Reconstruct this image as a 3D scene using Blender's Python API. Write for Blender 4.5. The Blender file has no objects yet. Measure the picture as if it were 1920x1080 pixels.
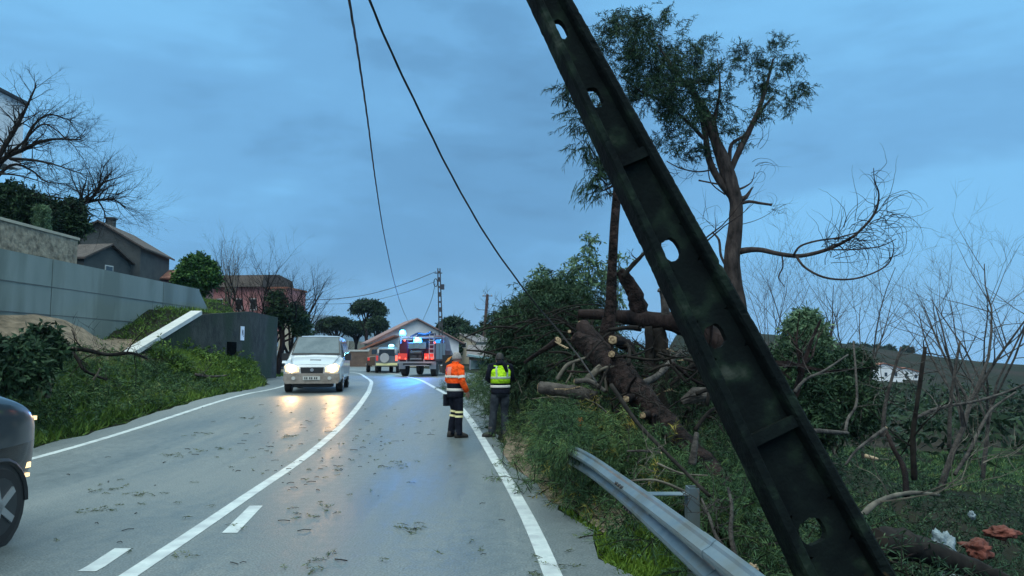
import bpy, math, random
import numpy as np
from mathutils import Vector, Matrix
R = math.radians
sc = bpy.context.scene
COL = sc.collection

# ------------------------------------------------------------------ camera
EYE = 1.75
PITCH = math.atan(122 / 1387)
F = 1387.0
cam_d = bpy.data.cameras.new("camera")
cam = bpy.data.objects.new("camera", cam_d)
COL.objects.link(cam)
cam.location = (0, 0, EYE)
cam.rotation_euler = (R(90) + PITCH, 0, 0)
cam_d.sensor_width = 36
cam_d.lens = 36 * F / 1920
cam_d.clip_start = 0.05
cam_d.clip_end = 12000
sc.camera = cam

# ------------------------------------------------------------------ world (heavy overcast at dusk)
SUN_EL, SUN_AZ = 48, 200
w = bpy.data.worlds.new("World")
sc.world = w
w.use_nodes = True
nt = w.node_tree
nt.nodes.clear()
def N(tree, t, **k):
    n = tree.nodes.new(t)
    for a, b in k.items():
        setattr(n, a, b)
    return n
def L(tree, a, b):
    tree.links.new(a, b)
def ramp(tree, stops, interp='LINEAR'):
    n = tree.nodes.new('ShaderNodeValToRGB')
    e = n.color_ramp
    e.interpolation = interp
    e.elements[0].position, e.elements[1].position = stops[0][0], stops[-1][0]
    e.elements[0].color = (*stops[0][1], 1)
    e.elements[1].color = (*stops[-1][1], 1)
    for p, c in stops[1:-1]:
        q = e.elements.new(p)
        q.color = (*c, 1)
    return n
out = N(nt, 'ShaderNodeOutputWorld')
sky = N(nt, 'ShaderNodeTexSky', sky_type='NISHITA', sun_disc=False, sun_elevation=R(SUN_EL), sun_rotation=R(SUN_AZ))
bg1 = N(nt, 'ShaderNodeBackground'); bg1.inputs[1].default_value = 0.05
L(nt, sky.outputs[0], bg1.inputs[0])
tc = N(nt, 'ShaderNodeTexCoord')
sep = N(nt, 'ShaderNodeSeparateXYZ')
L(nt, tc.outputs['Generated'], sep.inputs[0])
mp = N(nt, 'ShaderNodeMapping')
mp.inputs['Scale'].default_value = (1.0, 1.0, 3.2)
mp.inputs['Rotation'].default_value = (0.0, R(-14), 0)
mp.inputs['Location'].default_value = (3.1, 0.4, 1.62)
L(nt, tc.outputs['Generated'], mp.inputs[0])
n1 = N(nt, 'ShaderNodeTexNoise'); n1.inputs['Scale'].default_value = 1.5; n1.inputs['Detail'].default_value = 5
n1.inputs['Roughness'].default_value = 0.58; n1.inputs['Distortion'].default_value = 0.25
L(nt, mp.outputs[0], n1.inputs['Vector'])
cloud = ramp(nt, [(0.28, (0.115, 0.29, 0.52)), (0.40, (0.145, 0.37, 0.655)), (0.50, (0.178, 0.455, 0.79)), (0.64, (0.22, 0.57, 0.95))], 'EASE')
sm = N(nt, 'ShaderNodeMath', operation='MULTIPLY_ADD'); L(nt, sep.outputs['X'], sm.inputs[0]); sm.inputs[1].default_value = 0.12; L(nt, n1.outputs['Fac'], sm.inputs[2])
L(nt, sm.outputs[0], cloud.inputs[0])
# overcast brightens and turns paler towards the zenith; pale band low over the horizon
zen = ramp(nt, [(0.0, (0, 0, 0)), (0.45, (0.0, 0.0, 0.0)), (0.95, (1, 1, 1))])
L(nt, sep.outputs['Z'], zen.inputs[0])
mz = N(nt, 'ShaderNodeMix', data_type='RGBA')
L(nt, zen.outputs[0], mz.inputs['Factor'])
L(nt, cloud.outputs[0], mz.inputs['A'])
mz.inputs['B'].default_value = (2.2, 2.7, 2.7, 1)
hor = ramp(nt, [(0.0, (0.75, 0.75, 0.75)), (0.13, (0, 0, 0)), (1.0, (0, 0, 0))])
L(nt, sep.outputs['Z'], hor.inputs[0])
mh = N(nt, 'ShaderNodeMix', data_type='RGBA')
L(nt, hor.outputs[0], mh.inputs['Factor'])
L(nt, mz.outputs['Result'], mh.inputs['A'])
mh.inputs['B'].default_value = (0.23, 0.47, 0.74, 1)
bg2 = N(nt, 'ShaderNodeBackground'); bg2.inputs[1].default_value = 1.0
L(nt, mh.outputs['Result'], bg2.inputs[0])
mx = N(nt, 'ShaderNodeMixShader'); mx.inputs[0].default_value = 0.93
L(nt, bg1.outputs[0], mx.inputs[1]); L(nt, bg2.outputs[0], mx.inputs[2])
L(nt, mx.outputs[0], out.inputs[0])

sl = bpy.data.lights.new("sun", 'SUN')
sl.energy = 1.4
sl.angle = R(60)
sl.color = (1.0, 0.93, 0.8)
so = bpy.data.objects.new("sun", sl)
COL.objects.link(so)
_a, _e = R(SUN_AZ), R(SUN_EL)
so.rotation_euler = Vector((math.sin(_a) * math.cos(_e), math.cos(_a) * math.cos(_e), math.sin(_e))).to_track_quat('Z', 'Y').to_euler()

sc.view_settings.view_transform = 'Standard'
sc.view_settings.look = 'None'
sc.view_settings.exposure = 0.0
sc.view_settings.gamma = 1
sc.view_settings.use_curve_mapping = False
sc.cycles.use_denoising = True
sc.cycles.max_bounces = 6
sc.cycles.diffuse_bounces = 3
sc.cycles.glossy_bounces = 3
sc.cycles.transparent_max_bounces = 8
sc.cycles.sample_clamp_indirect = 4

# ------------------------------------------------------------------ road geometry and terrain
def sst(t):
    t = np.clip(t, 0, 1); return t * t * (3 - 2 * t)
def hgt(y):
    return 0.5 * sst((np.asarray(y, float) - 11) / 13)
RY = [-12, 0, 6, 8.4, 11.4, 16, 19.2, 25, 35, 44, 50, 62, 75, 90]
RX = [0.75, 0.55, 0.36, 0.14, -0.16, -0.77, -1.3, -2.42, -4.3, -6.8, -9.07, -15, -24, -36]
CY = [-12, 0, 6, 10.2, 13.8, 17.7, 22.8, 33, 46, 62, 75, 90]
CX = [-2.4, -2.75, -3.0, -3.33, -3.53, -3.79, -4.4, -6.2, -9.4, -16.5, -26, -39]
LY = [-12, 0, 12.7, 17, 26.6, 36, 46, 62, 75, 90]
LX = [-7.3, -7.6, -7.92, -7.97, -8.3, -10.3, -13.4, -20.5, -31, -45]
def spl(y, ys, xs):
    y = np.asarray(y, float)
    return sum(np.interp(y + d, ys, xs) for d in (-2, -1, 0, 1, 2)) / 5
rx = lambda y: spl(y, RY, RX)
cx = lambda y: spl(y, CY, CX)
lx = lambda y: spl(y, LY, LX)
arx = lambda y: rx(y) + np.interp(y, [0, 6, 16, 22, 40, 60, 90], [0.55, 0.5, 0.35, 1.2, 4.2, 7, 10])
alx = lambda y: lx(y) - np.interp(y, [0, 30, 40, 60], [0.55, 0.8, 2.4, 2.4])
sx = lambda y: np.interp(y, [0, 6, 12, 20, 40, 60, 90, 150, 300], [1.15, 0.95, 0.5, 0.3, 1.5, 6, 14, 32, 70])

def terr(x, y):
    x = np.asarray(x, float); y = np.asarray(y, float)
    h = hgt(y)
    z = h - 0.06 + 0 * x
    # right hand slope down to the valley
    d = x - sx(y)
    fl = np.interp(d, [0, 0.8, 2, 7, 14, 40, 90, 400], [0, -0.12, -0.45, -2.4, -3.6, -5.2, -8, -14])
    crest = np.interp(x, [0, 50, 95, 160, 300, 600], [0.5, 4.2, 3.6, -2.2, -9, -20])
    ridge = (crest + 9) * np.exp(-((y - 270) / 85.0) ** 2)
    far = -np.clip(y - 300, 0, 1e9) * 0.13
    zr = h - 0.06 + fl + np.where(x > 15, sst((x - 15) / 40) * ridge, 0) + far * sst((x - 10) / 60)
    z = np.where(d > 0, zr, z)
    # left bank and terraces
    base = np.interp(y, [-20, 20, 24, 28, 39, 43, 60], [1.8, 1.8, 1.4, 1.15, 0.75, 0.15, 0.2])
    wx = np.interp(y, [-20, 24, 24.5, 40, 42], [-13.9, -13.9, -11.9, -12.0, -16]) 
    wx = np.where(y > 42, lx(y) - 4.2, wx)
    x0 = alx(y) - 0.1
    dn = np.clip((x0 - x) / np.maximum(x0 - wx, 0.3), 0, 1)
    zb = h - 0.06 + base * sst(dn)
    top = np.interp(y, [-20, 23.4, 23.9, 24.8, 29, 40, 44, 60], [4.2, 4.2, 1.3, 1.35, 2.85, 3.0, 1.0, 0.9])
    up = np.interp(np.clip(wx - 0.35 - x, 0, 1e9), [0, 2.5, 3, 8, 22, 60, 300], [0, 0.2, 0.9, 1.3, 3.6, 7.5, 30])
    fade = 1 - sst((y - 55) / 60)
    up = up * (0.35 + 0.65 * fade)
    zt = np.maximum(h, 0.0) + top * 1.0 - 0.0 + up
    tz = np.where(x < wx - 0.3, zt, zb)
    z = np.where(x < x0, tz, z)
    return z
def T(x, y):
    return float(terr(x, y))

def ray(px, py):
    a = (px - 960) / F; b = (540 - py) / F
    return (a, math.cos(PITCH) - b * math.sin(PITCH), math.sin(PITCH) + b * math.cos(PITCH))
def P(px, py, y):
    """world point at forward distance y seen at photo pixel px, py"""
    r = ray(px, py)
    return Vector((r[0] / r[1] * y, y, EYE + r[2] / r[1] * y))
def G(px, py, y0=2.0):
    r = ray(px, py); y = y0
    while y < 900:
        x = r[0] / r[1] * y; z = EYE + r[2] / r[1] * y
        if z <= T(x, y): return Vector((x, y, T(x, y)))
        y += 0.03 + y * 0.002
    return Vector((x, y, z))

# ------------------------------------------------------------------ mesh helpers
class MB:
    def __init__(s): s.v = []; s.f = []; s.m = []
    def add(s, vs, fs, m=0):
        o = len(s.v); s.v += [tuple(p) for p in vs]
        s.f += [tuple(i + o for i in f) for f in fs]; s.m += [m] * len(fs); return s
    def box(s, c, d, rot=None, m=0, taper=1.0):
        x, y, z = d[0] / 2, d[1] / 2, d[2] / 2
        vs = [Vector(((-x if i in (0, 3) else x) * (taper if k else 1), (-y if i < 2 else y) * (taper if k else 1), -z if k == 0 else z)) for k in (0, 1) for i in range(4)]
        if rot is not None: vs = [rot @ v for v in vs]
        vs = [v + Vector(c) for v in vs]
        return s.add(vs, [(3, 2, 1, 0), (4, 5, 6, 7), (0, 1, 5, 4), (1, 2, 6, 5), (2, 3, 7, 6), (3, 0, 4, 7)], m)
    def loft(s, rings, caps=True, m=0, closed=True):
        n = len(rings[0]); vs = [p for r in rings for p in r]; fs = []
        for k in range(len(rings) - 1):
            for i in range(n if closed else n - 1):
                j = (i + 1) % n
                fs.append((k * n + i, k * n + j, (k + 1) * n + j, (k + 1) * n + i))
        if caps:
            fs.append(tuple(range(n - 1, -1, -1))); q = (len(rings) - 1) * n
            fs.append(tuple(q + i for i in range(n)))
        return s.add(vs, fs, m)
    def tube(s, pts, rad, n=6, m=0, caps=True, rough=0.0, rng=None, capm=None):
        pts = [Vector(p) for p in pts]
        if not hasattr(rad, '__len__'): rad = [rad] * len(pts)
        t = (pts[1] - pts[0]).normalized()
        u = t.orthogonal().normalized(); rings = []
        for i, p in enumerate(pts):
            t2 = (pts[min(i + 1, len(pts) - 1)] - pts[max(i - 1, 0)])
            if t2.length > 1e-6: t = t2.normalized()
            u = (u - t * u.dot(t))
            u = u.normalized() if u.length > 1e-5 else t.orthogonal().normalized()
            v = t.cross(u); ring = []
            for k in range(n):
                a = 2 * math.pi * k / n
                rr = rad[i] * (1 + (rng.uniform(-rough, rough) if rng else 0))
                ring.append(p + u * (math.cos(a) * rr) + v * (math.sin(a) * rr))
            rings.append(ring)
        o = len(s.f)
        s.loft(rings, caps, m)
        if caps and capm is not None: s.m[-2] = capm
        return s
    def ell(s, rings, n=16, m=0, caps=True):
        """rings: (cx, cy, cz, rx, ry)"""
        return s.loft([[Vector((c[0] + math.cos(2 * math.pi * k / n) * c[3], c[1] + math.sin(2 * math.pi * k / n) * c[4], c[2])) for k in range(n)] for c in rings], caps, m)
    def prism(s, poly, axis, a, b, m=0):
        """poly of (u,v); axis 'x' 'y' 'z' extruded a..b"""
        def mk(u, v, t): return {'x': (t, u, v), 'y': (u, t, v), 'z': (u, v, t)}[axis]
        return s.loft([[Vector(mk(u, v, a)) for u, v in poly], [Vector(mk(u, v, b)) for u, v in poly]], True, m)
    def disc(s, c, nrm, r, n=12, m=0, th=0.02):
        q = Vector(nrm).to_track_quat('Z', 'Y'); c = Vector(c)
        return s.loft([[c + q @ Vector((math.cos(2 * math.pi * k / n) * r, math.sin(2 * math.pi * k / n) * r, t)) for k in range(n)] for t in (-th / 2, th / 2)], True, m)
    def build(s, name, mats, parent=None, smooth=False, rel=None):
        me = bpy.data.meshes.new(name)
        vs = s.v
        if rel is not None: vs = [(a - rel[0], b - rel[1], c - rel[2]) for a, b, c in vs]
        me.from_pydata(vs, [], s.f)
        if not isinstance(mats, (list, tuple)): mats = [mats]
        for mt in mats: me.materials.append(mt)
        if len(mats) > 1: me.polygons.foreach_set('material_index', s.m)
        if smooth: me.polygons.foreach_set('use_smooth', [True] * len(s.f))
        me.update()
        import bmesh
        if len(s.f) < 20000:
            bm = bmesh.new(); bm.from_mesh(me); bmesh.ops.recalc_face_normals(bm, faces=bm.faces); bm.to_mesh(me); bm.free()
        o = bpy.data.objects.new(name, me); COL.objects.link(o)
        if parent is not None: o.parent = parent
        return o

def npmesh(name, verts, faces4, mats, midx=None, parent=None):
    me = bpy.data.meshes.new(name)
    nv, nf = len(verts), len(faces4)
    me.vertices.add(nv); me.vertices.foreach_set('co', verts.astype(np.float32).ravel())
    k = faces4.shape[1]
    me.loops.add(nf * k); me.loops.foreach_set('vertex_index', faces4.astype(np.int32).ravel())
    me.polygons.add(nf); me.polygons.foreach_set('loop_start', np.arange(0, nf * k, k, dtype=np.int32))
    try: me.polygons.foreach_set('loop_total', np.full(nf, k, dtype=np.int32))
    except Exception: pass
    if not isinstance(mats, (list, tuple)): mats = [mats]
    for mt in mats: me.materials.append(mt)
    if midx is not None: me.polygons.foreach_set('material_index', midx.astype(np.int32))
    me.update(calc_edges=True); me.validate()
    o = bpy.data.objects.new(name, me); COL.objects.link(o)
    if parent is not None: o.parent = parent
    return o

def unit(a): return a / np.maximum(np.linalg.norm(a, axis=-1, keepdims=True), 1e-9)

def sprays(pos, dirs, size, nleaf, ll, lw, rng, along=1.0, spread=0.8, droop=0.25, stem=0.004):
    """numpy: twigs carrying leaves. returns verts, faces, matidx (0 leaf, 1 stem)"""
    n = len(pos); dirs = unit(dirs); size = np.broadcast_to(size, (n,))
    t = np.tile(np.linspace(0.1, 1, nleaf), (n, 1)) * along
    base = pos[:, None, :] + dirs[:, None, :] * (t * size[:, None])[..., None]
    base[..., 2] -= droop * (t ** 2) * size[:, None]
    rnd = unit(rng.normal(size=(n, nleaf, 3)))
    d = unit(dirs[:, None, :] * (1 - spread) + rnd * spread + np.array([0, 0, -droop]))
    l = ll * (0.6 + 0.8 * rng.random((n, nleaf)))
    side = unit(np.cross(d, unit(rng.normal(size=(n, nleaf, 3)))))
    w_ = lw * (0.7 + 0.6 * rng.random((n, nleaf)))
    b = base; tip = base + d * l[..., None]; mid = base + d * (l * 0.45)[..., None]; tip[..., 2] -= l * droop * 0.3
    q = np.stack([b, mid + side * w_[..., None], tip, mid - side * w_[..., None]], axis=2).reshape(-1, 3)
    nf = n * nleaf
    f = np.arange(nf * 4).reshape(-1, 4); mi = np.zeros(nf, int)
    if stem > 0:
        e = pos + dirs * size[:, None] * along; e[:, 2] -= droop * along * size
        sd = unit(np.cross(dirs, rng.normal(size=(n, 3)))) * stem
        m_ = (pos + e) / 2; m_[:, 2] += 0.06 * size
        v2 = np.stack([pos - sd, pos + sd, m_ + sd, m_ - sd, m_ - sd, m_ + sd, e + sd * .4, e - sd * .4], axis=1).reshape(-1, 3)
        f2 = np.arange(n * 8).reshape(-1, 4) + len(q)
        q = np.concatenate([q, v2]); f = np.concatenate([f, f2]); mi = np.concatenate([mi, np.ones(n * 2, int)])
    return q, f, mi
def join(parts):
    o = 0; V = []; Fc = []; M = []
    for v, f, m in parts:
        V.append(v); Fc.append(f + o); M.append(m); o += len(v)
    return np.concatenate(V), np.concatenate(Fc), np.concatenate(M)

def thing(name, label, cat, loc=(0, 0, 0), rz=0, group=None):
    o = bpy.data.objects.new(name, None); COL.objects.link(o)
    o.empty_display_size = 0.2
    o.location = loc; o.rotation_euler = (0, 0, rz); o['label'] = label; o['category'] = cat
    if group: o['group'] = group
    return o
def tag(o, label, cat=None, group=None, kind=None):
    if label: o['label'] = label
    if cat: o['category'] = cat
    if group: o['group'] = group
    if kind: o['kind'] = kind
    return o
def struct(o): o['kind'] = 'structure'; return o

# ------------------------------------------------------------------ materials
def mat(name, c1, c2=None, scale=4.0, rough=0.8, rough2=None, bump=0.0, bscale=None, metal=0.0, spec=0.5, detail=6, stretch=None, coat=0.0, lo=0.35, hi=0.65, emis=None, es=0.0, c3=None, s3=0.6):
    m = bpy.data.materials.new(name); m.use_nodes = True
    t = m.node_tree; b = t.nodes['Principled BSDF']
    b.inputs['Base Color'].default_value = (*c1, 1); b.inputs['Roughness'].default_value = rough
    b.inputs['Metallic'].default_value = metal; b.inputs['Specular IOR Level'].default_value = spec
    b.inputs['Coat Weight'].default_value = coat; b.inputs['Coat Roughness'].default_value = 0.08
    co = N(t, 'ShaderNodeTexCoord'); src = co.outputs['Object']
    if stretch:
        mp_ = N(t, 'ShaderNodeMapping'); mp_.inputs['Scale'].default_value = stretch; L(t, src, mp_.inputs[0]); src = mp_.outputs[0]
    if c2:
        n = N(t, 'ShaderNodeTexNoise'); n.inputs['Scale'].default_value = scale; n.inputs['Detail'].default_value = detail
        n.inputs['Roughness'].default_value = 0.62
        L(t, src, n.inputs['Vector'])
        r = ramp(t, [(lo, c1), (hi, c2)]); L(t, n.outputs['Fac'], r.inputs[0]); colour = r.outputs[0]
        if c3:
            n3 = N(t, 'ShaderNodeTexNoise'); n3.inputs['Scale'].default_value = s3; n3.inputs['Detail'].default_value = 5
            L(t, src, n3.inputs['Vector'])
            r3 = ramp(t, [(0.48, (0, 0, 0)), (0.62, (1, 1, 1))]); L(t, n3.outputs['Fac'], r3.inputs[0])
            mm = N(t, 'ShaderNodeMix', data_type='RGBA'); L(t, r3.outputs[0], mm.inputs['Factor']); L(t, colour, mm.inputs['A'])
            mm.inputs['B'].default_value = (*c3, 1); colour = mm.outputs['Result']
        L(t, colour, b.inputs['Base Color'])
        if rough2 is not None:
            mr = N(t, 'ShaderNodeMapRange'); mr.inputs['From Min'].default_value = 0.35; mr.inputs['From Max'].default_value = 0.65
            mr.inputs['To Min'].default_value = rough; mr.inputs['To Max'].default_value = rough2
            L(t, n.outputs['Fac'], mr.inputs['Value']); L(t, mr.outputs[0], b.inputs['Roughness'])
    if bump:
        nb = N(t, 'ShaderNodeTexNoise'); nb.inputs['Scale'].default_value = bscale or scale * 4; nb.inputs['Detail'].default_value = 6
        L(t, src, nb.inputs['Vector'])
        bp = N(t, 'ShaderNodeBump'); bp.inputs['Strength'].default_value = min(1, bump * 5); bp.inputs['Distance'].default_value = bump * 0.2
        L(t, nb.outputs['Fac'], bp.inputs['Height']); L(t, bp.outputs[0], b.inputs['Normal'])
    if emis:
        b.inputs['Emission Color'].default_value = (*emis, 1); b.inputs['Emission Strength'].default_value = es
    return m
def leafmat(name, stops, rough=0.6, trans=0.0):
    m = bpy.data.materials.new(name); m.use_nodes = True
    t = m.node_tree; b = t.nodes['Principled BSDF']
    g = N(t, 'ShaderNodeNewGeometry'); r = ramp(t, stops); 
    co = N(t, 'ShaderNodeTexCoord'); n = N(t, 'ShaderNodeTexNoise'); n.inputs['Scale'].default_value = 1.1; n.inputs['Detail'].default_value = 4
    L(t, co.outputs['Object'], n.inputs['Vector'])
    ma = N(t, 'ShaderNodeMath', operation='MULTIPLY_ADD'); L(t, g.outputs['Random Per Island'], ma.inputs[0]); ma.inputs[1].default_value = 0.55
    mb = N(t, 'ShaderNodeMath', operation='MULTIPLY_ADD'); L(t, n.outputs['Fac'], mb.inputs[0]); mb.inputs[1].default_value = 1.6; mb.inputs[2].default_value = -0.58
    L(t, mb.outputs[0], ma.inputs[2]); L(t, ma.outputs[0], r.inputs[0]); L(t, r.outputs[0], b.inputs['Base Color'])
    b.inputs['Roughness'].default_value = rough; b.inputs['Specular IOR Level'].default_value = 0.12
    return m

M = {}
M['pine'] = leafmat('pine_needles', [(0.0, (0.008, 0.022, 0.014)), (0.5, (0.02, 0.05, 0.026)), (1.0, (0.05, 0.10, 0.045))])
M['pine_far'] = leafmat('dark_foliage', [(0.0, (0.010, 0.025, 0.014)), (0.6, (0.022, 0.045, 0.022)), (1.0, (0.04, 0.075, 0.03))])
M['cut'] = leafmat('cut_foliage', [(0.0, (0.010, 0.027, 0.015)), (0.45, (0.042, 0.095, 0.042)), (0.8, (0.10, 0.165, 0.055)), (1.0, (0.20, 0.22, 0.07))])
M['yellow'] = leafmat('headlit_foliage', [(0.0, (0.05, 0.06, 0.02)), (0.5, (0.15, 0.15, 0.03)), (1.0, (0.30, 0.22, 0.05))])  # headlight glow on the boughs put into their yellow colour
M['sprig'] = leafmat('sprig_leaves', [(0.0, (0.03, 0.05, 0.03)), (0.5, (0.07, 0.10, 0.04)), (1.0, (0.16, 0.18, 0.05))])
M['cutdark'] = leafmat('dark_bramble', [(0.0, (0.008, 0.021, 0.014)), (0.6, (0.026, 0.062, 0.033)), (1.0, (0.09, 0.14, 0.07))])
M['pale'] = leafmat('pale_leaves', [(0.0, (0.05, 0.10, 0.06)), (1.0, (0.17, 0.27, 0.14))])
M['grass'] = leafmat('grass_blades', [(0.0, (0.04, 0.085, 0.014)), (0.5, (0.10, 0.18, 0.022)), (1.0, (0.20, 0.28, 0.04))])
M['grassd'] = leafmat('rough_grass', [(0.0, (0.018, 0.042, 0.014)), (0.45, (0.06, 0.125, 0.022)), (1.0, (0.16, 0.24, 0.045))])
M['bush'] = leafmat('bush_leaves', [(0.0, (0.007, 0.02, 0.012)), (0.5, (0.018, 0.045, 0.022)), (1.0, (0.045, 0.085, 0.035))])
M['bright'] = leafmat('bright_leaves', [(0.0, (0.015, 0.05, 0.02)), (0.6, (0.04, 0.11, 0.03)), (1.0, (0.12, 0.22, 0.05))])
M['bark'] = mat('pine_bark', (0.007, 0.006, 0.007), (0.036, 0.025, 0.023), 3.5, 0.95, spec=0.12, bump=0.25, bscale=14, stretch=(1, 1, 0.35))
M['barkred'] = mat('red_pine_bark', (0.006, 0.005, 0.005), (0.036, 0.024, 0.022), 6, 0.95, spec=0.12, lo=.42, hi=.62, bump=0.6, bscale=11)
M['barkbrown'] = mat('brown_pine_bark', (0.020, 0.017, 0.016), (0.078, 0.062, 0.056), 5, 0.95, bump=0.25, bscale=14, stretch=(1, 1, .4), spec=.1)
M['barkgrey'] = mat('grey_bark', (0.028, 0.026, 0.025), (0.10, 0.09, 0.08), 6, 0.95, spec=0.12, bump=0.15, bscale=25)
M['barkdark'] = mat('dark_twigs', (0.010, 0.009, 0.009), (0.03, 0.026, 0.022), 6, 0.95, spec=0.1)
M['barkpale'] = mat('pale_twigs', (0.06, 0.055, 0.046), (0.16, 0.145, 0.115), 6, 0.9, spec=0.15)
def ringwood():
    m = bpy.data.materials.new('sawn_wood'); m.use_nodes = True; t = m.node_tree; b = t.nodes['Principled BSDF']; b.inputs['Roughness'].default_value = .8
    co = N(t, 'ShaderNodeTexCoord'); n = N(t, 'ShaderNodeTexNoise'); n.inputs['Scale'].default_value = 22; n.inputs['Detail'].default_value = 5; L(t, co.outputs['Object'], n.inputs['Vector'])
    wv = N(t, 'ShaderNodeTexWave', wave_type='RINGS', rings_direction='SPHERICAL'); wv.inputs['Scale'].default_value = 9; wv.inputs['Distortion'].default_value = 2.5; L(t, co.outputs['Object'], wv.inputs['Vector'])
    a = N(t, 'ShaderNodeMath', operation='MULTIPLY_ADD'); L(t, wv.outputs['Fac'], a.inputs[0]); a.inputs[1].default_value = .35; L(t, n.outputs['Fac'], a.inputs[2])
    r = ramp(t, [(.35, (.12, .075, .04)), (.6, (.26, .18, .10)), (.85, (.42, .31, .18))]); L(t, a.outputs[0], r.inputs[0]); L(t, r.outputs[0], b.inputs['Base Color'])
    return m
M['cutwood'] = ringwood()
M['wood'] = mat('fresh_cut_wood', (0.22, 0.15, 0.085), (0.42, 0.31, 0.19), 9, 0.7, bump=0.05)
M['soil'] = mat('soil_and_grass', (0.009, 0.013, 0.008), (0.019, 0.024, 0.012), 0.35, 0.95, spec=0.1, bump=0.3, bscale=6, c3=(0.03, 0.025, 0.019), s3=0.05)
M['verge'] = mat('verge', (0.03, 0.045, 0.016), (0.07, 0.065, 0.04), 1.2, 0.95, bump=0.3, bscale=10)
M['sand'] = mat('sandy_soil', (0.09, 0.07, 0.045), (0.22, 0.17, 0.115), 3.5, 0.95, bump=0.4, bscale=9)
M['concrete'] = mat('grey_render', (0.155, 0.20, 0.19), (0.21, 0.255, 0.24), 0.9, 0.85, bump=0.05, bscale=20, c3=(0.13, 0.165, 0.15), s3=0.8, stretch=(1, 1, .22))
M['joint'] = mat('wall_joint', (0.085, 0.10, 0.098), rough=0.9)
M['darkwall'] = mat('dark_render', (0.026, 0.031, 0.026), (0.062, 0.066, 0.056), 1.6, 0.95, bump=0.2, bscale=12, spec=0.15, stretch=(1, 1, .7), c3=(0.03, 0.045, 0.028), s3=0.5)
M['coping'] = mat('pale_coping', (0.42, 0.44, 0.42), (0.52, 0.54, 0.52), 3, 0.8)
M['stone'] = mat('rubble_stone', (0.14, 0.115, 0.08), (0.37, 0.31, 0.22), 3.2, 0.9, bump=0.4, bscale=5, detail=3)
M['white'] = mat('white_render', (0.66, 0.69, 0.71), (0.78, 0.80, 0.82), 1.5, 0.8)
M['whitedim'] = mat('weathered_white_render', (0.36, 0.37, 0.37), (0.48, 0.48, 0.47), 0.6, 0.85)
M['pink'] = mat('pink_render', (0.34, 0.15, 0.15), (0.44, 0.20, 0.19), 1.0, 0.9)
M['pinkdull'] = mat('dull_pink_render', (0.20, 0.11, 0.11), (0.27, 0.14, 0.135), 1.0, 0.9)
M['tile'] = mat('clay_roof_tiles', (0.20, 0.075, 0.05), (0.34, 0.15, 0.10), 5, 0.85, bump=0.2)
M['palet'] = mat('faded_pink_tiles', (0.20, 0.125, 0.115), (0.28, 0.18, 0.165), 5, 0.85, bump=0.2)
M['darktile'] = mat('old_roof_tiles', (0.045, 0.038, 0.035), (0.085, 0.07, 0.062), 3, 0.9, bump=0.2)
M['void'] = mat('dark_opening', (0.004, 0.005, 0.005), rough=1.0, spec=0.0)
M['slate'] = mat('dark_house_render', (0.035, 0.045, 0.048), (0.06, 0.07, 0.07), 1.2, 0.9)
M['beige'] = mat('beige_render', (0.36, 0.33, 0.25), (0.45, 0.41, 0.31), 1.0, 0.9)
M['brownwall'] = mat('brown_wall', (0.10, 0.07, 0.055), (0.16, 0.11, 0.085), 1.5, 0.9)
M['greyroof'] = mat('grey_sheet_roof', (0.12, 0.11, 0.115), (0.17, 0.155, 0.155), 2, 0.7)
M['paint'] = mat('road_paint', (0.40, 0.46, 0.46), (0.55, 0.60, 0.59), 9, 0.5, bump=0.05, c3=(0.36, 0.40, 0.41), s3=4.5)
M['glass'] = mat('dark_glass', (0.02, 0.025, 0.03), rough=0.06, spec=0.9)
M['glassgrey'] = mat('windscreen_glass', (0.05, 0.085, 0.105), (0.10, 0.14, 0.16), 1.6, 0.15, spec=0.3)  # bluish mottling in the colour stands in for reflected sky
M['rubber'] = mat('tyre_rubber', (0.015, 0.015, 0.016), rough=0.75)
M['rim'] = mat('wheel_metal', (0.42, 0.44, 0.46), rough=0.35, metal=0.7)
M['black'] = mat('black_plastic', (0.015, 0.016, 0.018), rough=0.5)
M['vanpaint'] = mat('white_car_paint', (0.44, 0.50, 0.54), (0.54, 0.59, 0.62), 2, 0.3, coat=0.6)
M['dirtybumper'] = mat('dirty_grey_bumper', (0.20, 0.17, 0.14), (0.30, 0.27, 0.24), 6, 0.7)
M['suvpaint'] = mat('grey_blue_car_paint', (0.035, 0.048, 0.06), rough=0.3, metal=0.2, coat=0.9)
M['gloss'] = mat('glossy_black_panel', (0.008, 0.010, 0.014), rough=0.25, coat=0.6)
M['silver'] = mat('silver_car_paint', (0.42, 0.45, 0.48), rough=0.25, metal=0.5, coat=0.8)
M['dimsilver'] = mat('grey_car_paint', (0.16, 0.18, 0.20), rough=0.3, metal=0.4, coat=0.5)
M['firered'] = mat('fire_red_paint', (0.075, 0.006, 0.010), rough=0.4, coat=0.3)
M['steel'] = mat('galvanised_steel', (0.13, 0.19, 0.225), (0.22, 0.285, 0.32), 5, 0.42, rough2=0.6, metal=0.55, bump=0.02, bscale=40, c3=(0.15, 0.18, 0.18), s3=2.5)
M['metaldark'] = mat('dark_metal', (0.05, 0.055, 0.06), rough=0.5, metal=0.5)
M['alu'] = mat('aluminium', (0.34, 0.36, 0.39), rough=0.35, metal=0.6)
M['cable'] = mat('black_cable', (0.012, 0.012, 0.014), rough=0.6)
M['polewood'] = mat('old_wooden_pole', (0.06, 0.035, 0.032), (0.10, 0.06, 0.055), 5, 0.9)
M['poleconc'] = mat('far_pole_concrete', (0.035, 0.038, 0.042), (0.06, 0.062, 0.065), 5, 0.9)
M['hair_grey'] = mat('grey_hair', (0.20, 0.19, 0.18), (0.32, 0.30, 0.29), 30, 0.8)
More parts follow.
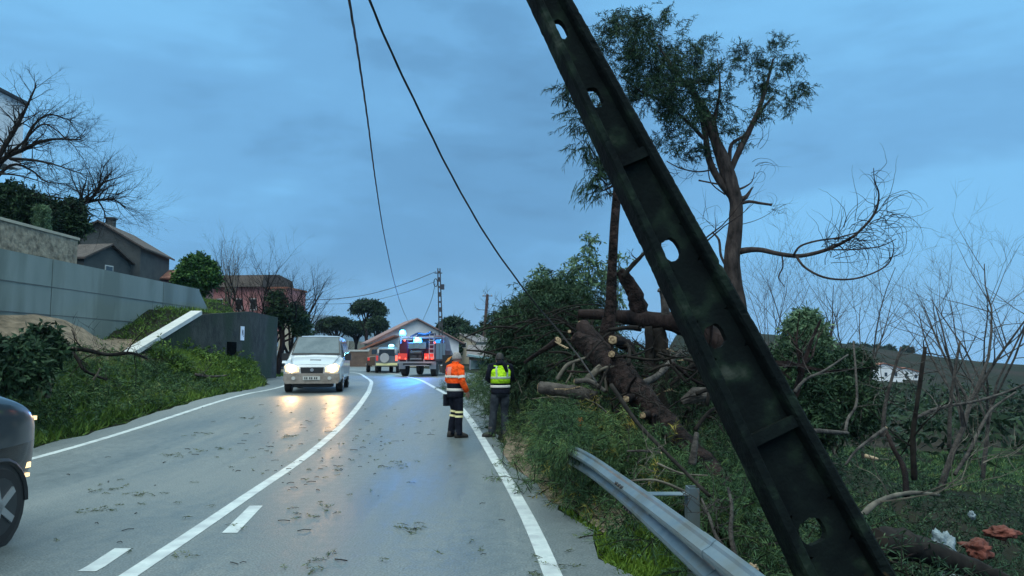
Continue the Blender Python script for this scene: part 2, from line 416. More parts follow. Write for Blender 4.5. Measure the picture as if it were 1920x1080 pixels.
M['hair_dark'] = mat('dark_hair', (0.01, 0.009, 0.009), (0.022, 0.02, 0.018), 30, 0.6)
M['skin'] = mat('skin', (0.42, 0.25, 0.18), (0.48, 0.29, 0.21), 12, 0.55)
M['eye'] = mat('eye', (0.03, 0.02, 0.02), rough=0.2)
M['orange'] = mat('fluorescent_orange_cloth', (1.0, 0.085, 0.012), (1.0, 0.13, 0.02), 8, 0.8, bump=0.6, bscale=9, spec=0.1)
M['salmon'] = mat('salmon_panel_cloth', (0.85, 0.25, 0.17), (0.95, 0.32, 0.22), 8, 0.75, bump=0.2, bscale=7)
M['lime'] = mat('fluorescent_yellow_cloth', (0.50, 0.95, 0.02), (0.60, 1.0, 0.04), 8, 0.75, bump=0.6, bscale=9, spec=0.1)
M['navy'] = mat('navy_cloth', (0.006, 0.008, 0.015), (0.013, 0.016, 0.026), 6, 0.9, spec=0.1, bump=0.2, bscale=9)
M['jeans'] = mat('grey_jeans', (0.016, 0.022, 0.03), (0.04, 0.05, 0.062), 7, 0.95, spec=0.1, bump=0.2, bscale=9)
M['reflect'] = mat('reflective_band', (0.72, 0.70, 0.64), rough=0.4)
M['reflectgrey'] = mat('grey_reflective_band', (0.42, 0.52, 0.42), rough=0.4)
M['reflectyel'] = mat('yellow_reflective_band', (0.85, 0.80, 0.40), rough=0.4)
M['badge'] = mat('blue_badge', (0.10, 0.06, 0.40), rough=0.6)
M['boot'] = mat('black_leather', (0.015, 0.013, 0.012), (0.03, 0.026, 0.022), 9, 0.6)
M['plate'] = mat('number_plate', (0.55, 0.56, 0.52), rough=0.4)
M['headlamp'] = mat('lit_headlamp', (0.9, 0.9, 0.85), rough=0.2, emis=(1.0, 0.74, 0.36), es=16)
M['lampglass'] = mat('lamp_glass', (0.55, 0.55, 0.52), rough=0.15)
M['litglass'] = mat('lit_lamp_glass', (0.6, 0.55, 0.45), rough=0.15, emis=(1.0, 0.56, 0.22), es=1.3)
M['marker'] = mat('lit_side_marker', (0.9, 0.7, 0.4), rough=0.3, emis=(1.0, 0.68, 0.32), es=1.6)
M['bluelamp'] = mat('lit_blue_beacon', (0.1, 0.4, 0.9), rough=0.3, emis=(0.04, 0.40, 1.0), es=16)
M['cyanlamp'] = mat('lit_pale_beacon', (0.3, 0.8, 0.9), rough=0.3, emis=(0.30, 0.85, 1.0), es=3.0)
M['redlamp'] = mat('lit_tail_lamp', (0.8, 0.1, 0.06), rough=0.3, emis=(1.0, 0.13, 0.08), es=2.2)
M['redglass'] = mat('tail_lamp_glass', (0.55, 0.06, 0.05), rough=0.3, emis=(1.0, 0.07, 0.05), es=0.25)
M['amber'] = mat('glowing_amber', (0.8, 0.20, 0.03), rough=0.5, emis=(1.0, 0.30, 0.05), es=0.12)
M['orangesign'] = mat('orange_sign_face', (0.85, 0.30, 0.05), rough=0.5)
M['redrubble'] = mat('red_clay', (0.08, 0.024, 0.016), (0.16, 0.045, 0.03), 3, 0.9, bump=0.3, bscale=7)
M['plastic'] = mat('pale_plastic_sheet', (0.10, 0.14, 0.16), (0.24, 0.31, 0.34), 4, 0.5, bump=0.2, bscale=10)
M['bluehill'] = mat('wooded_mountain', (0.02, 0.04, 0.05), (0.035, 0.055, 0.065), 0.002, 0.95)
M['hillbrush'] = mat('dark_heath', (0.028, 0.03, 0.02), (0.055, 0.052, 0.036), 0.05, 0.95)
M['meadow'] = mat('wet_meadow', (0.014, 0.034, 0.009), (0.035, 0.07, 0.014), 0.5, 0.95, spec=0.1, bump=0.2)
M['tealtarp'] = mat('blue_grey_sheet', (0.13, 0.24, 0.27), (0.22, 0.34, 0.37), 2.5, 0.6)

# wet asphalt
def asphalt():
    m = bpy.data.materials.new('wet_asphalt'); m.use_nodes = True
    t = m.node_tree; b = t.nodes['Principled BSDF']
    co = N(t, 'ShaderNodeTexCoord')
    big = N(t, 'ShaderNodeTexNoise'); big.inputs['Scale'].default_value = 0.55; big.inputs['Detail'].default_value = 5
    mp_ = N(t, 'ShaderNodeMapping'); mp_.inputs['Scale'].default_value = (1.0, 0.3, 1); L(t, co.outputs['Object'], mp_.inputs[0]); L(t, mp_.outputs[0], big.inputs['Vector'])
    fine = N(t, 'ShaderNodeTexNoise'); fine.inputs['Scale'].default_value = 55; fine.inputs['Detail'].default_value = 4; L(t, co.outputs['Object'], fine.inputs['Vector'])
    mid = N(t, 'ShaderNodeTexNoise'); mid.inputs['Scale'].default_value = 7; mid.inputs['Detail'].default_value = 6; L(t, co.outputs['Object'], mid.inputs['Vector'])
    r1 = ramp(t, [(0.25, (0.074, 0.095, 0.10)), (0.55, (0.096, 0.12, 0.123)), (0.8, (0.125, 0.147, 0.145))]); L(t, big.outputs['Fac'], r1.inputs[0])
    r2 = ramp(t, [(0.28, (0.4, 0.4, 0.4)), (0.72, (1.55, 1.55, 1.55))]); L(t, fine.outputs['Fac'], r2.inputs[0])
    mm = N(t, 'ShaderNodeMix', data_type='RGBA', blend_type='MULTIPLY'); mm.inputs['Factor'].default_value = 1
    L(t, r1.outputs[0], mm.inputs['A']); L(t, r2.outputs[0], mm.inputs['B']); L(t, mm.outputs['Result'], b.inputs['Base Color'])
    mr = N(t, 'ShaderNodeMapRange'); mr.inputs['From Min'].default_value = 0.32; mr.inputs['From Max'].default_value = 0.68
    mr.inputs['To Min'].default_value = 0.38; mr.inputs['To Max'].default_value = 0.60
    L(t, big.outputs['Fac'], mr.inputs['Value']); L(t, mr.outputs[0], b.inputs['Roughness'])
    st = N(t, 'ShaderNodeTexNoise'); st.inputs['Scale'].default_value = 1.0; st.inputs['Detail'].default_value = 6; st.inputs['Roughness'].default_value = 0.7
    mp2 = N(t, 'ShaderNodeMapping'); mp2.inputs['Scale'].default_value = (1.5, 0.10, 1); mp2.inputs['Rotation'].default_value = (0, 0, R(-5)); L(t, co.outputs['Object'], mp2.inputs[0]); L(t, mp2.outputs[0], st.inputs['Vector'])
    ad = N(t, 'ShaderNodeMath', operation='MULTIPLY_ADD'); L(t, st.outputs['Fac'], ad.inputs[0]); ad.inputs[1].default_value = 1.0
    md = N(t, 'ShaderNodeMath', operation='MULTIPLY_ADD'); L(t, mid.outputs['Fac'], md.inputs[0]); md.inputs[1].default_value = 0.5; md.inputs[2].default_value = -0.72; L(t, md.outputs[0], ad.inputs[2])
    a2 = N(t, 'ShaderNodeMath', operation='ADD'); L(t, ad.outputs[0], a2.inputs[0]); L(t, big.outputs['Fac'], a2.inputs[1])
    L(t, a2.outputs[0], mr.inputs['Value']); L(t, a2.outputs[0], r1.inputs[0])
    b.inputs['Specular IOR Level'].default_value = 0.9
    bp = N(t, 'ShaderNodeBump'); bp.inputs['Strength'].default_value = 0.8; bp.inputs['Distance'].default_value = 0.006
    L(t, fine.outputs['Fac'], bp.inputs['Height']); L(t, bp.outputs[0], b.inputs['Normal'])
    return m
M['asphalt'] = asphalt()
# mossy concrete of the leaning pole
def mossy():
    m = bpy.data.materials.new('mossy_old_concrete'); m.use_nodes = True
    t = m.node_tree; b = t.nodes['Principled BSDF']; b.inputs['Roughness'].default_value = 0.95; b.inputs['Specular IOR Level'].default_value = 0.1
    co = N(t, 'ShaderNodeTexCoord')
    n = N(t, 'ShaderNodeTexNoise'); n.inputs['Scale'].default_value = 5; n.inputs['Detail'].default_value = 8; L(t, co.outputs['Object'], n.inputs['Vector'])
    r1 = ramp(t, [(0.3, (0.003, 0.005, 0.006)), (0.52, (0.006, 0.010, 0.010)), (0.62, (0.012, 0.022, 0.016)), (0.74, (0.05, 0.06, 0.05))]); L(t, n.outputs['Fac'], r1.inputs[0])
    sp = N(t, 'ShaderNodeSeparateXYZ'); L(t, co.outputs['Object'], sp.inputs[0])
    n2 = N(t, 'ShaderNodeTexNoise'); n2.inputs['Scale'].default_value = 9; n2.inputs['Detail'].default_value = 5; L(t, co.outputs['Object'], n2.inputs['Vector'])
    ad = N(t, 'ShaderNodeMath', operation='MULTIPLY_ADD'); L(t, n2.outputs['Fac'], ad.inputs[0]); ad.inputs[1].default_value = -0.9; zo = N(t, 'ShaderNodeMath', operation='ADD'); L(t, sp.outputs['Z'], zo.inputs[0]); zo.inputs[1].default_value = 0.26; L(t, zo.outputs[0], ad.inputs[2])
    r2 = ramp(t, [(0.0, (1, 1, 1)), (0.12, (0, 0, 0))]); L(t, ad.outputs[0], r2.inputs[0])
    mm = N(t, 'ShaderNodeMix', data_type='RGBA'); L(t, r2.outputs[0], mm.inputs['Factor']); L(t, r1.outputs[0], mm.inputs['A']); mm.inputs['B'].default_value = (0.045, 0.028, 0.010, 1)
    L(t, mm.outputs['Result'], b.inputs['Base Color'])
    v = N(t, 'ShaderNodeTexNoise'); v.inputs['Scale'].default_value = 38; v.inputs['Detail'].default_value = 6; L(t, co.outputs['Object'], v.inputs['Vector'])
    bp = N(t, 'ShaderNodeBump'); bp.inputs['Strength'].default_value = 0.9; bp.inputs['Distance'].default_value = 0.008
    L(t, v.outputs['Fac'], bp.inputs['Height']); L(t, bp.outputs[0], b.inputs['Normal'])
    return m
M['mossy'] = mossy()

# ------------------------------------------------------------------ ground, road, markings
xs = np.unique(np.concatenate([-np.geomspace(24, 900, 26), np.arange(-24, 26, 0.4), np.geomspace(26, 1500, 40)]))
ys = np.unique(np.concatenate([np.arange(-14, 62, 0.5), np.geomspace(62, 1500, 60)]))
XX, YY = np.meshgrid(xs, ys)
ZZ = terr(XX, YY)
rg = np.random.default_rng(5)
ZZ = ZZ + np.where((XX > sx(YY) + 0.8) | (XX < alx(YY) - 1), rg.normal(size=ZZ.shape) * 0.05, 0)
nx_, ny_ = len(xs), len(ys)
idx = np.arange(nx_ * ny_).reshape(ny_, nx_)
fc = np.stack([idx[:-1, :-1], idx[:-1, 1:], idx[1:, 1:], idx[1:, :-1]], -1).reshape(-1, 4)
g = npmesh('ground', np.stack([XX, YY, ZZ], -1).reshape(-1, 3), fc, M['soil']); struct(g)

def strip(name, yy, xa, xb, dz, m):
    z = hgt(yy) + dz
    v = np.concatenate([np.stack([xa, yy, z], 1), np.stack([xb, yy, z], 1)])
    n = len(yy); i = np.arange(n - 1)
    return struct(npmesh(name, v, np.stack([i, i + n, i + n + 1, i + 1], 1), m))
yy = np.arange(-12, 88, 0.5)
rj = np.random.default_rng(8).normal(size=len(yy)) * 0.06
strip('road', yy, alx(yy) + rj, arx(yy) + rj[::-1], 0.0, M['asphalt'])
y1 = np.arange(-10, 60, 0.4)
strip('edge_line', y1, rx(y1) - 0.075, rx(y1) + 0.075, 0.004, M['paint'])
y2 = np.arange(-10, 70, 0.4)
strip('edge_line', y2, lx(y2) - 0.075, lx(y2) + 0.075, 0.004, M['paint'])
strip('centre_line', y2, cx(y2) - 0.075, cx(y2) + 0.075, 0.004, M['paint'])
# broken line beside the solid one, seen at the bottom left
for k, (pa, pb) in enumerate([((430, 1012), (480, 960)), ((175, 1080), (230, 1044))]):
    a, b = G(*pa), G(*pb)
    yd = np.linspace(a.y, b.y, 6) if k == 0 else np.linspace(a.y - 0.1, b.y, 6)
    c_ = np.interp(yd, [a.y, b.y], [a.x, b.x])
    strip('dashed_line', yd, c_ - 0.075, c_ + 0.075, 0.004, M['paint'])
# sandy shoulder by the second worker
mb = MB(); r0 = random.Random(3)
pts = []
for k in range(18):
    a = 2 * math.pi * k / 18
    y_ = 11.6 + math.sin(a) * 4.2 * r0.uniform(.8, 1.05)
    pts.append((float(rx(y_)) + 0.75 + math.cos(a) * 0.55 * r0.uniform(.7, 1.1), y_))
mb.add([(x, y, float(hgt(y)) + 0.006) for x, y in pts], [tuple(range(18))])
struct(mb.build('sandy_shoulder', M['sand']))
# meadow in the valley
q = [G(1735, 880), G(1980, 905), G(1980, 835), G(1770, 842)]
mb = MB()
n_ = 12
vs = []; fs = []
for i in range(n_ + 1):
    for j in range(n_ + 1):
        u, v = i / n_, j / n_
        p = (q[0] * (1 - u) + q[1] * u) * (1 - v) + (q[3] * (1 - u) + q[2] * u) * v
        vs.append((p.x, p.y, T(p.x, p.y) + 0.03))
for i in range(n_):
    for j in range(n_):
        a = i * (n_ + 1) + j; fs.append((a, a + n_ + 1, a + n_ + 2, a + 1))
mb.add(vs, fs); struct(mb.build('meadow', M['meadow']))

# far mountains
def ridge(name, pts, y, depth, m, seed):
    rr = random.Random(seed); mb = MB(); rings = []
    xs_ = []
    for i in range(len(pts) - 1):
        for k in range(8):
            t = k / 8; xs_.append((pts[i][0] * (1 - t) + pts[i + 1][0] * t, pts[i][1] * (1 - t) + pts[i + 1][1] * t))
    for px, py in xs_:
        p = P(px, py + rr.uniform(-0.8, 0.8), y)
        rings.append([Vector((p.x, y - depth, -30)), Vector((p.x, y - depth * .5, (p.z - 5) * .5)), p, Vector((p.x * 1.05, y + depth, -30))])
    mb.loft(rings, True, 0, closed=True)
    return struct(mb.build(name, m, smooth=True))
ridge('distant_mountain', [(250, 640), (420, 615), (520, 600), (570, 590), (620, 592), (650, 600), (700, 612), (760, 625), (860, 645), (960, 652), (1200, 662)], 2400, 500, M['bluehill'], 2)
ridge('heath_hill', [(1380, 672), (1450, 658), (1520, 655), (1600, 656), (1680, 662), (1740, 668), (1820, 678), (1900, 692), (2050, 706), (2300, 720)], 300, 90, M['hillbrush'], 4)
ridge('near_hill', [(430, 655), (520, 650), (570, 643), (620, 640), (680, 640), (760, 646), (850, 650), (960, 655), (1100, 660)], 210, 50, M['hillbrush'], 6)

# ------------------------------------------------------------------ vegetation builders
def bough(mb, p, d, Ln, r, lvl, rr, up=0.15, kids=(5, 5, 4, 3), segs=5, wob=0.25, lenf=0.55, tips=None, m=0):
    pts = [p.copy()]; rad = [r]; dd = d.normalized()
    for i in range(segs):
        dd = (dd + Vector((rr.gauss(0, wob), rr.gauss(0, wob), rr.gauss(0, wob) + up)) * 0.5).normalized()
        pts.append(pts[-1] + dd * (Ln / segs)); rad.append(r * (1 - 0.75 * (i + 1) / segs))
    mb.tube(pts, rad, 6 if lvl == 0 else (4 if lvl == 1 else 3), m, caps=False)
    if tips is not None and lvl >= len(kids) - 1: tips.append((pts[-1], dd))
    if lvl < len(kids):
        for k in range(kids[lvl]):
            t = rr.uniform(0.3, 1.0); i = min(int(t * segs), segs - 1); f = t * segs - i
            q = pts[i].lerp(pts[i + 1], f)
            ax = Vector((rr.gauss(0, 1), rr.gauss(0, 1), rr.gauss(0, 0.7) + up)).normalized()
            nd = ((pts[i + 1] - pts[i]).normalized() * 0.8 + ax * 0.75).normalized()
            bough(mb, q, nd, Ln * lenf * rr.uniform(.7, 1.15), max(rad[i] * 0.55, 0.004), lvl + 1, rr, up, kids, max(3, segs - 1), wob, lenf, tips, m)

def bare_tree(label, px, py, y, topz, seed, r=0.14, lean=(0, 0, 1), kids=(7, 6, 5, 4), mt='barkgrey', up=0.15, spread=.6, name='bare_tree', cat='tree', group=None, trunkf=0.45, base=None, lenf=.55):
    b = base if base else P(px, py, y); b = Vector((b.x, b.y, T(b.x, b.y) - 0.1 if base is None else b.z))
    t = thing(name, label, cat, b, 0, group)
    rr = random.Random(seed); H = topz - b.z
    ln = Vector(lean).normalized()
    mb = MB(); pts = [Vector((0, 0, 0))]; rad = [r * 1.15]
    for i in range(4):
        pts.append(pts[-1] + (ln + Vector((rr.gauss(0, .06), rr.gauss(0, .06), 0))) * H * trunkf / 4); rad.append(r * (1 - .1 * i))
    mb.tube(pts, rad, 8)
    mb.build('trunk', M[mt], t, True)
    mc = MB()
    nb = 5
    for k in range(nb):
        a = 2 * math.pi * k / nb + rr.uniform(-.4, .4)
        d = Vector((math.cos(a) * spread, math.sin(a) * spread, 1)) + ln * .3
        bough(mc, pts[-1 - (k % 2)], d, H * (1 - trunkf) * rr.uniform(.75, 1.1), r * .6, 0, rr, up, kids[1:], 6, .22, lenf)
    mc.build('branches', M[mt], t, False)
    return t

def blobpts(blobs, per, rng):
    """blobs: (px, py, rpx, y) -> sample points in ellipsoids, biased to the shell"""
    out = []; dirs = []
    for bl in blobs:
        px, py, rp, y = bl[:4]; f = bl[4] if len(bl) > 4 else 0.85
        c = P(px, py, y); rad = rp / F * y
        n = max(4, int(per * (f / .85)))
        v = unit(rng.normal(size=(n, 3))); s = rng.random((n, 1)) ** 0.45
        out.append(np.array(c) + v * s * rad * np.array([1, 1, f])); dirs.append(v)
    return np.concatenate(out), np.concatenate(dirs)

def clump_crown(name, parent, blobs, dens, nspr, nleaf, ll, lw, mt, seed, droop=.5, size=.35, org=(0, 0, 0), tr=.16):
    """tufts: needle clusters at separate points with gaps between them"""
    rng = np.random.default_rng(seed); C = []
    for bl in blobs:
        px, py, rp, y = bl[:4]; c = np.array(P(px, py, y)); rad = rp / F * y
        n = max(2, int(round(dens * rad * rad)))
        v = unit(rng.normal(size=(n, 3))); C.append(c + v * rad * (rng.random((n, 1)) ** .4))
    C = np.concatenate(C); n = len(C)
    off = rng.normal(size=(n, nspr, 3)) * tr
    p = (C[:, None, :] + off).reshape(-1, 3) - np.array(org)
    main = unit(rng.normal(size=(n, 1, 3)) + np.array([0, 0, .45]))
    d = unit(main * .9 + rng.normal(size=(n, nspr, 3)) * .55).reshape(-1, 3)
    V, Fc, mi = sprays(p, d, size * (.5 + .8 * rng.random(len(p))), nleaf, ll, lw, rng, 1.0, .5, droop, .006)
    return npmesh(name, V, Fc, [mt, M['barkdark']], mi, parent)

def crown(name, parent, blobs, per, nleaf, ll, lw, mt, seed, droop=.5, size=.35, spread=.75, org=(0, 0, 0), up=0.2, stem=.006):
    rng = np.random.default_rng(seed)
    p, v = blobpts(blobs, per, rng)
    d = unit(v + rng.normal(size=v.shape) * .5 + np.array([0, 0, up]))
    V, Fc, mi = sprays(p - np.array(org), d, size * (0.6 + .8 * rng.random(len(p))), nleaf, ll, lw, rng, 1.0, spread, droop, stem)
    return npmesh(name, V, Fc, [mt, M['barkdark']], mi, parent)

# ------------------------------------------------------------------ left side: walls and houses
def gh(x, y): return T(x, y)
# long grey retaining wall of rendered panels
t = thing('retaining_wall', 'long smooth grey rendered retaining wall behind the brush on the left bank', 'wall', (-14, 24, 0))
mb = MB()
for k, (ya, yb) in enumerate([(9, 14), (14, 18.6), (18.6, 22.4), (22.4, 26), (26, 29.6), (29.6, 33)]):
    top = 4.6
    d_ = 0.0 if k % 2 == 0 else 0.012
    poly = [(ya + .012 - 24, 0.4), (yb - .012 - 24, 0.4), (yb - .012 - 24, top), (ya + .012 - 24, top)]
    mb2 = MB(); mb2.prism(poly, 'x', -0.3, 0.0 + d_)
    mb2.build('panel', M['concrete'], t)
mb = MB(); mb.box((-.16, -3, 2.45), (.26, 24, 4.2)); mb.build('core', M['joint'], t)
for zz in (2.9, 3.75):
    mb = MB(); mb.box((.014, -3, zz), (.012, 24, .02)); mb.build('joint', M['joint'], t)
mb = MB(); mb.prism([(9.0, .4), (11.6, .4), (11.6, 3.1), (10.4, 3.5), (9.6, 4.1), (9.02, 4.55)], 'x', -.3, -.02); mb.build('end_ramp', M['concrete'], t)

# dark wall with pale sloping coping
t = thing('boundary_wall', 'dark mossy roadside wall with a pale coping sloping down its left end', 'wall', (-12, 24, 0))
def zt(px, py, y): return P(px, py, y).z
z1, z2, z3, z4 = 1.55, zt(361, 590, 28.4), zt(460, 584, 34), zt(524, 602, 39.6)
mb = MB(); mb.prism([(-0.6, .2), (13.9, .2), (13.9, z4 + .12), (12.2, z3 - .05), (10, z3), (4.4, z2), (-.6, z1)], 'x', -.3, 0); mb.build('wall', M['darkwall'], t)
mb = MB()
a, b = Vector((0, -.7, z1)), Vector((0, 4.4, z2 - .05))
dv = (b - a); ang = math.atan2(dv.z, dv.y)
mb.box((-.12, (a.y + b.y) / 2, (a.z + b.z) / 2 + .13), (.42, dv.length, .15), Matrix.Rotation(ang, 3, 'X')); mb.build('coping', M['coping'], t)
p = P(436, 658, 12 / (960 - 436) / .000722) if False else None
yo = 12 / ((960 - 436) * .000722)
mb = MB(); mb.box((.02, yo - 24, zt(436, 662, yo) - .15), (.06, .95, 1.25)); mb.build('opening', M['void'], t)
ys_ = 12 / ((960 - 455) * .000722)
s_ = thing('house_number_plate', 'small white plate marked Nº fixed to the dark roadside wall', 'sign', (-11.98, ys_, zt(455, 625, ys_)))
mb = MB(); mb.box((0, 0, 0), (.03, .42, .62)); mb.build('plate', M['white'], s_)
mb = MB(); mb.box((.019, -.07, .03), (.008, .03, .26)); mb.box((.019, .07, .03), (.008, .03, .26)); mb.box((.019, 0, .03), (.008, .03, .29), Matrix.Rotation(R(28), 3, 'X')); mb.box((.019, .1, -.14), (.008, .07, .03))
mb.build('lettering', M['black'], s_)
# pale gate pillar behind the wall end
t = thing('gate_pillar', 'pale square gate pillar past the end of the dark wall', 'pillar', (P(537, 620, 52).x, 52, 0))
mb = MB(); mb.box((0, 0, 2.1), (.9, .6, 3.6)); mb.build('shaft', M['beige'], t)
mb = MB(); mb.box((0, 0, 3.98), (1.05, .75, .16)); mb.build('cap', M['coping'], t)

# stone building above the wall
t = thing('stone_building', 'rubble stone building standing above the grey wall at the left edge', 'building', (-19, 24, 4))
mb = MB(); mb.box((0, -2.5, 1.0), (4, 14.4, 2.3)); mb.build('wall', M['stone'], t)
mb = MB(); mb.box((0, -2.5, 2.2), (4.1, 14.5, .1)); mb.build('coping', M['beige'], t)
# white modern house corner
t = thing('modern_house', 'white flat-roofed house corner high up at the left edge', 'building', (-29.5, 32, 4.4))
mb = MB(); mb.box((0, 0, 8.0), (10.6, 7.6, 3.3)); mb.build('upper_storey', M['white'], t)
mb = MB(); mb.box((-2, -1, 3.15), (7, 5, 6.3)); mb.build('lower_storey', M['white'], t)
mb = MB(); mb.box((0, 0, 9.72), (10.9, 7.9, .14)); mb.build('roof_edge', M['black'], t)
w_ = MB(); w_.box((5.31, -.6, 7.9), (.04, 1.9, 1.4)); w_ = w_.build('window', M['whitedim'], t)
mb = MB(); mb.box((5.335, -.6, 7.9), (.03, 1.7, 1.2)); mb.build('pane', M['glass'], w_)

def gable_house(name, label, loc, rz, wdt, dep, eave, ridge_, wallm, roofm, over=.35, wins=(), door=None, chim=None, drop=3):
    """ridge runs along local y; gable ends face -y/+y"""
    t = thing(name, label, 'house', loc, rz)
    mb = MB(); h = wdt / 2
    mb.prism([(-h, -drop), (h, -drop), (h, eave), (0, ridge_), (-h, eave)], 'y', -dep / 2, dep / 2); wl = mb.build('wall', wallm, t)
    sl_ = (ridge_ - eave) / h; th = .14
    mb = MB()
    for s in (-1, 1):
        poly = [(0, ridge_ + .03), (s * (h + over), eave - over * sl_ + .03), (s * (h + over), eave - over * sl_ + .03 + th), (0, ridge_ + .03 + th)]
        mb.prism(poly, 'y', -dep / 2 - over, dep / 2 + over)
    rf = mb.build('roof', roofm, t)
    for (u, z, ww, hh) in wins:
        mb = MB(); mb.box((u, -dep / 2 - .02, z), (ww + .16, .05, hh + .16)); wo = mb.build('window', M['coping'], t)
        mb = MB(); mb.box((u, -dep / 2 - .045, z), (ww, .03, hh)); mb.build('pane', M['glass'], wo)
    if door:
        mb = MB(); mb.box((door[0], -dep / 2 - .03, door[2] / 2), (door[1], .06, door[2])); mb.build('door', M['brownwall'], t)
    if chim:
        mb = MB(); mb.box((chim[0], chim[1], ridge_ + .3), (.6, .6, 1.2)); mb.box((chim[0], chim[1], ridge_ + .95), (.8, .8, .12)); mb.build('chimney', wallm, t)
    return t
# dark house on the hillside
p = P(216, 500, 60)
gable_house('hillside_house', 'dark gabled house on the hillside behind the grey wall', (p.x, 60, 7.2), R(8), 6.2, 7, 2.75, 4.6, M['slate'], M['darktile'], wins=((-1.6, 1.6, .8, .9), (1.4, 1.6, .8, .9)), chim=(-.5, 0))
p = P(150, 500, 56)
gable_house('lean_to_house', 'low dark outbuilding left of the dark gabled house', (p.x + .3, 55, 6.6), R(80), 5, 5.5, 1.9, 3.1, M['slate'], M['darktile'], over=.3, wins=((0, 1.2, .7, .7),))
p = P(318, 515, 64)
t = gable_house('red_outbuilding', 'low dull pink outbuilding between the dark house and the round tree', (p.x, 64, 6.4), R(84), 4, 6, 1.6, 2.4, M['pinkdull'], M['tile'], wins=((.4, .9, .6, .6),))
# pink house
p = P(466, 560, 72)
t = thing('pink_house', 'two-part pink house with brown roof behind the bare orchard trees', 'house', (p.x, 72, 4.4), R(-6)); t.scale = (.68, 1, .97)
mb = MB(); mb.box((-.6, 0, 1.2), (9.6, 7, 4.9)); mb.build('wall', M['pink'], t)
mb = MB(); mb.prism([(-4.0, 3.55), (4.0, 3.55), (3.2, 4.75), (0, 5.1), (-3.2, 4.75)], 'x', -5.7, 4.5); mb.build('roof', M['darktile'], t)
mb = MB(); mb.box((6.1, -.4, 1.2), (2.6, 4.5, 4.5)); mb.build('wing', M['pink'], t)
mb = MB(); mb.box((6.1, -.4, 3.53), (2.9, 4.8, .18)); mb.build('wing_roof', M['tile'], t)
mb = MB(); mb.box((-.6, -3.54, -.3), (9.7, .08, 1.4)); mb.build('plinth', M['slate'], t)
for u in (-4, -1.6, 1.2, 3.2):
    mb = MB(); mb.box((u, -3.53, 1.9), (.95, .06, 1.15)); wo = mb.build('window', M['whitedim'], t)
    mb = MB(); mb.box((u, -3.57, 1.9), (.75, .04, .95)); mb.build('pane', M['glass'], wo)
mb = MB(); mb.tube([(-5.6, -3.7, .2), (-5.6, -3.7, 2.3), (-4.6, -3.7, 4.2)], .12, 6); mb.build('drainpipe', M['white'], t)

# white gabled house beyond the fire engine
p = P(775, 685, 76)
gable_house('white_house', 'white gabled house with red tiled roof beyond the fire engine', (p.x - .9, 80, .4), R(16), 8.8, 9, 2.5, 4.75, M['white'], M['palet'], over=.5, wins=((-1.2, 1.5, .8, 1.0), (1.8, 1.5, .8, 1.0)), door=(.3, .9, 2.0), drop=.5)
p = P(702, 668, 72)
t = thing('porch', 'white pillared porch with lean-to roof left of the white house', 'porch', (p.x + .3, 73.5, .4))
mb = MB(); mb.prism([(-1.9, 1.5), (1.6, 2.95), (1.6, 3.1), (-2.0, 1.66)], 'y', -1.6, 1.6); mb.build('roof', M['tile'], t)
for u in (-.9, 1.0):
    mb = MB(); mb.box((u, -1.2, .9), (.35, .35, 1.9)); mb.build('pillar', M['white'], t)
mb = MB(); mb.box((.8, 1.2, 1.1), (1.8, .2, 2.3)); mb.build('wall', M['white'], t)
mb = MB(); mb.box((1.2, 0, .35), (1.3, 2.4, .9)); mb.build('plinth', M['beige'], t)
p = P(672, 672, 70)
t = thing('roadside_wall', 'low brown wall with pale coping at the bend beside the porch', 'wall', (p.x, 69, .4))
mb = MB(); mb.box((0, 0, .75), (3.0, .3, 1.5)); mb.build('wall', M['brownwall'], t)
mb = MB(); mb.box((0, 0, 1.58), (3.2, .42, .16)); mb.build('coping', M['coping'], t)
p = P(690, 680, 71)
t = thing('kerb_wall', 'pale low kerb wall in front of the white house', 'wall', (p.x + 2.2, 70.5, .4))
mb = MB(); mb.box((0, 0, .2), (6.5, .3, .4)); mb.build('wall', M['beige'], t)
mb = MB(); mb.box((0, 0, .43), (6.6, .38, .07)); mb.build('coping', M['coping'], t)

# sheds right of the far pole
p = P(885, 650, 92)
gable_house('beige_shed', 'beige gabled shed with small window right of the far pole', (p.x - .4, 92, .5), R(-20), 4.4, 6, 2.5, 3.5, M['beige'], M['greyroof'], over=.15, wins=((.7, 2.2, .5, .5),))
p = P(925, 655, 84)
gable_house('grey_roofed_shed', 'low shed with wide grey sheet roof beside the beige shed', (p.x, 84, .2), R(90), 5, 5.2, 1.2, 2.3, M['brownwall'], M['greyroof'], over=.3, wins=((.6, .6, .5, .5),))
p = P(925, 672, 60)
t = thing('sheet_canopy', 'blue-grey sheet canopy on posts behind the two workers', 'canopy', (p.x, 60, .4))
mb = MB(); mb.prism([(-2.0, 1.1), (1.9, .55), (1.9, .63), (-2.0, 1.25)], 'y', -1.5, 1.5); mb.build('sheet', M['tealtarp'], t)
for u in (-1.8, 1.7):
    mb = MB(); mb.box((u, -1.3, .35), (.1, .1, .9)); mb.build('post', M['alu'], t)
mb = MB(); mb.box((-.2, 1.3, .3), (3.6, .1, .9)); mb.build('back_panel', M['tealtarp'], t)
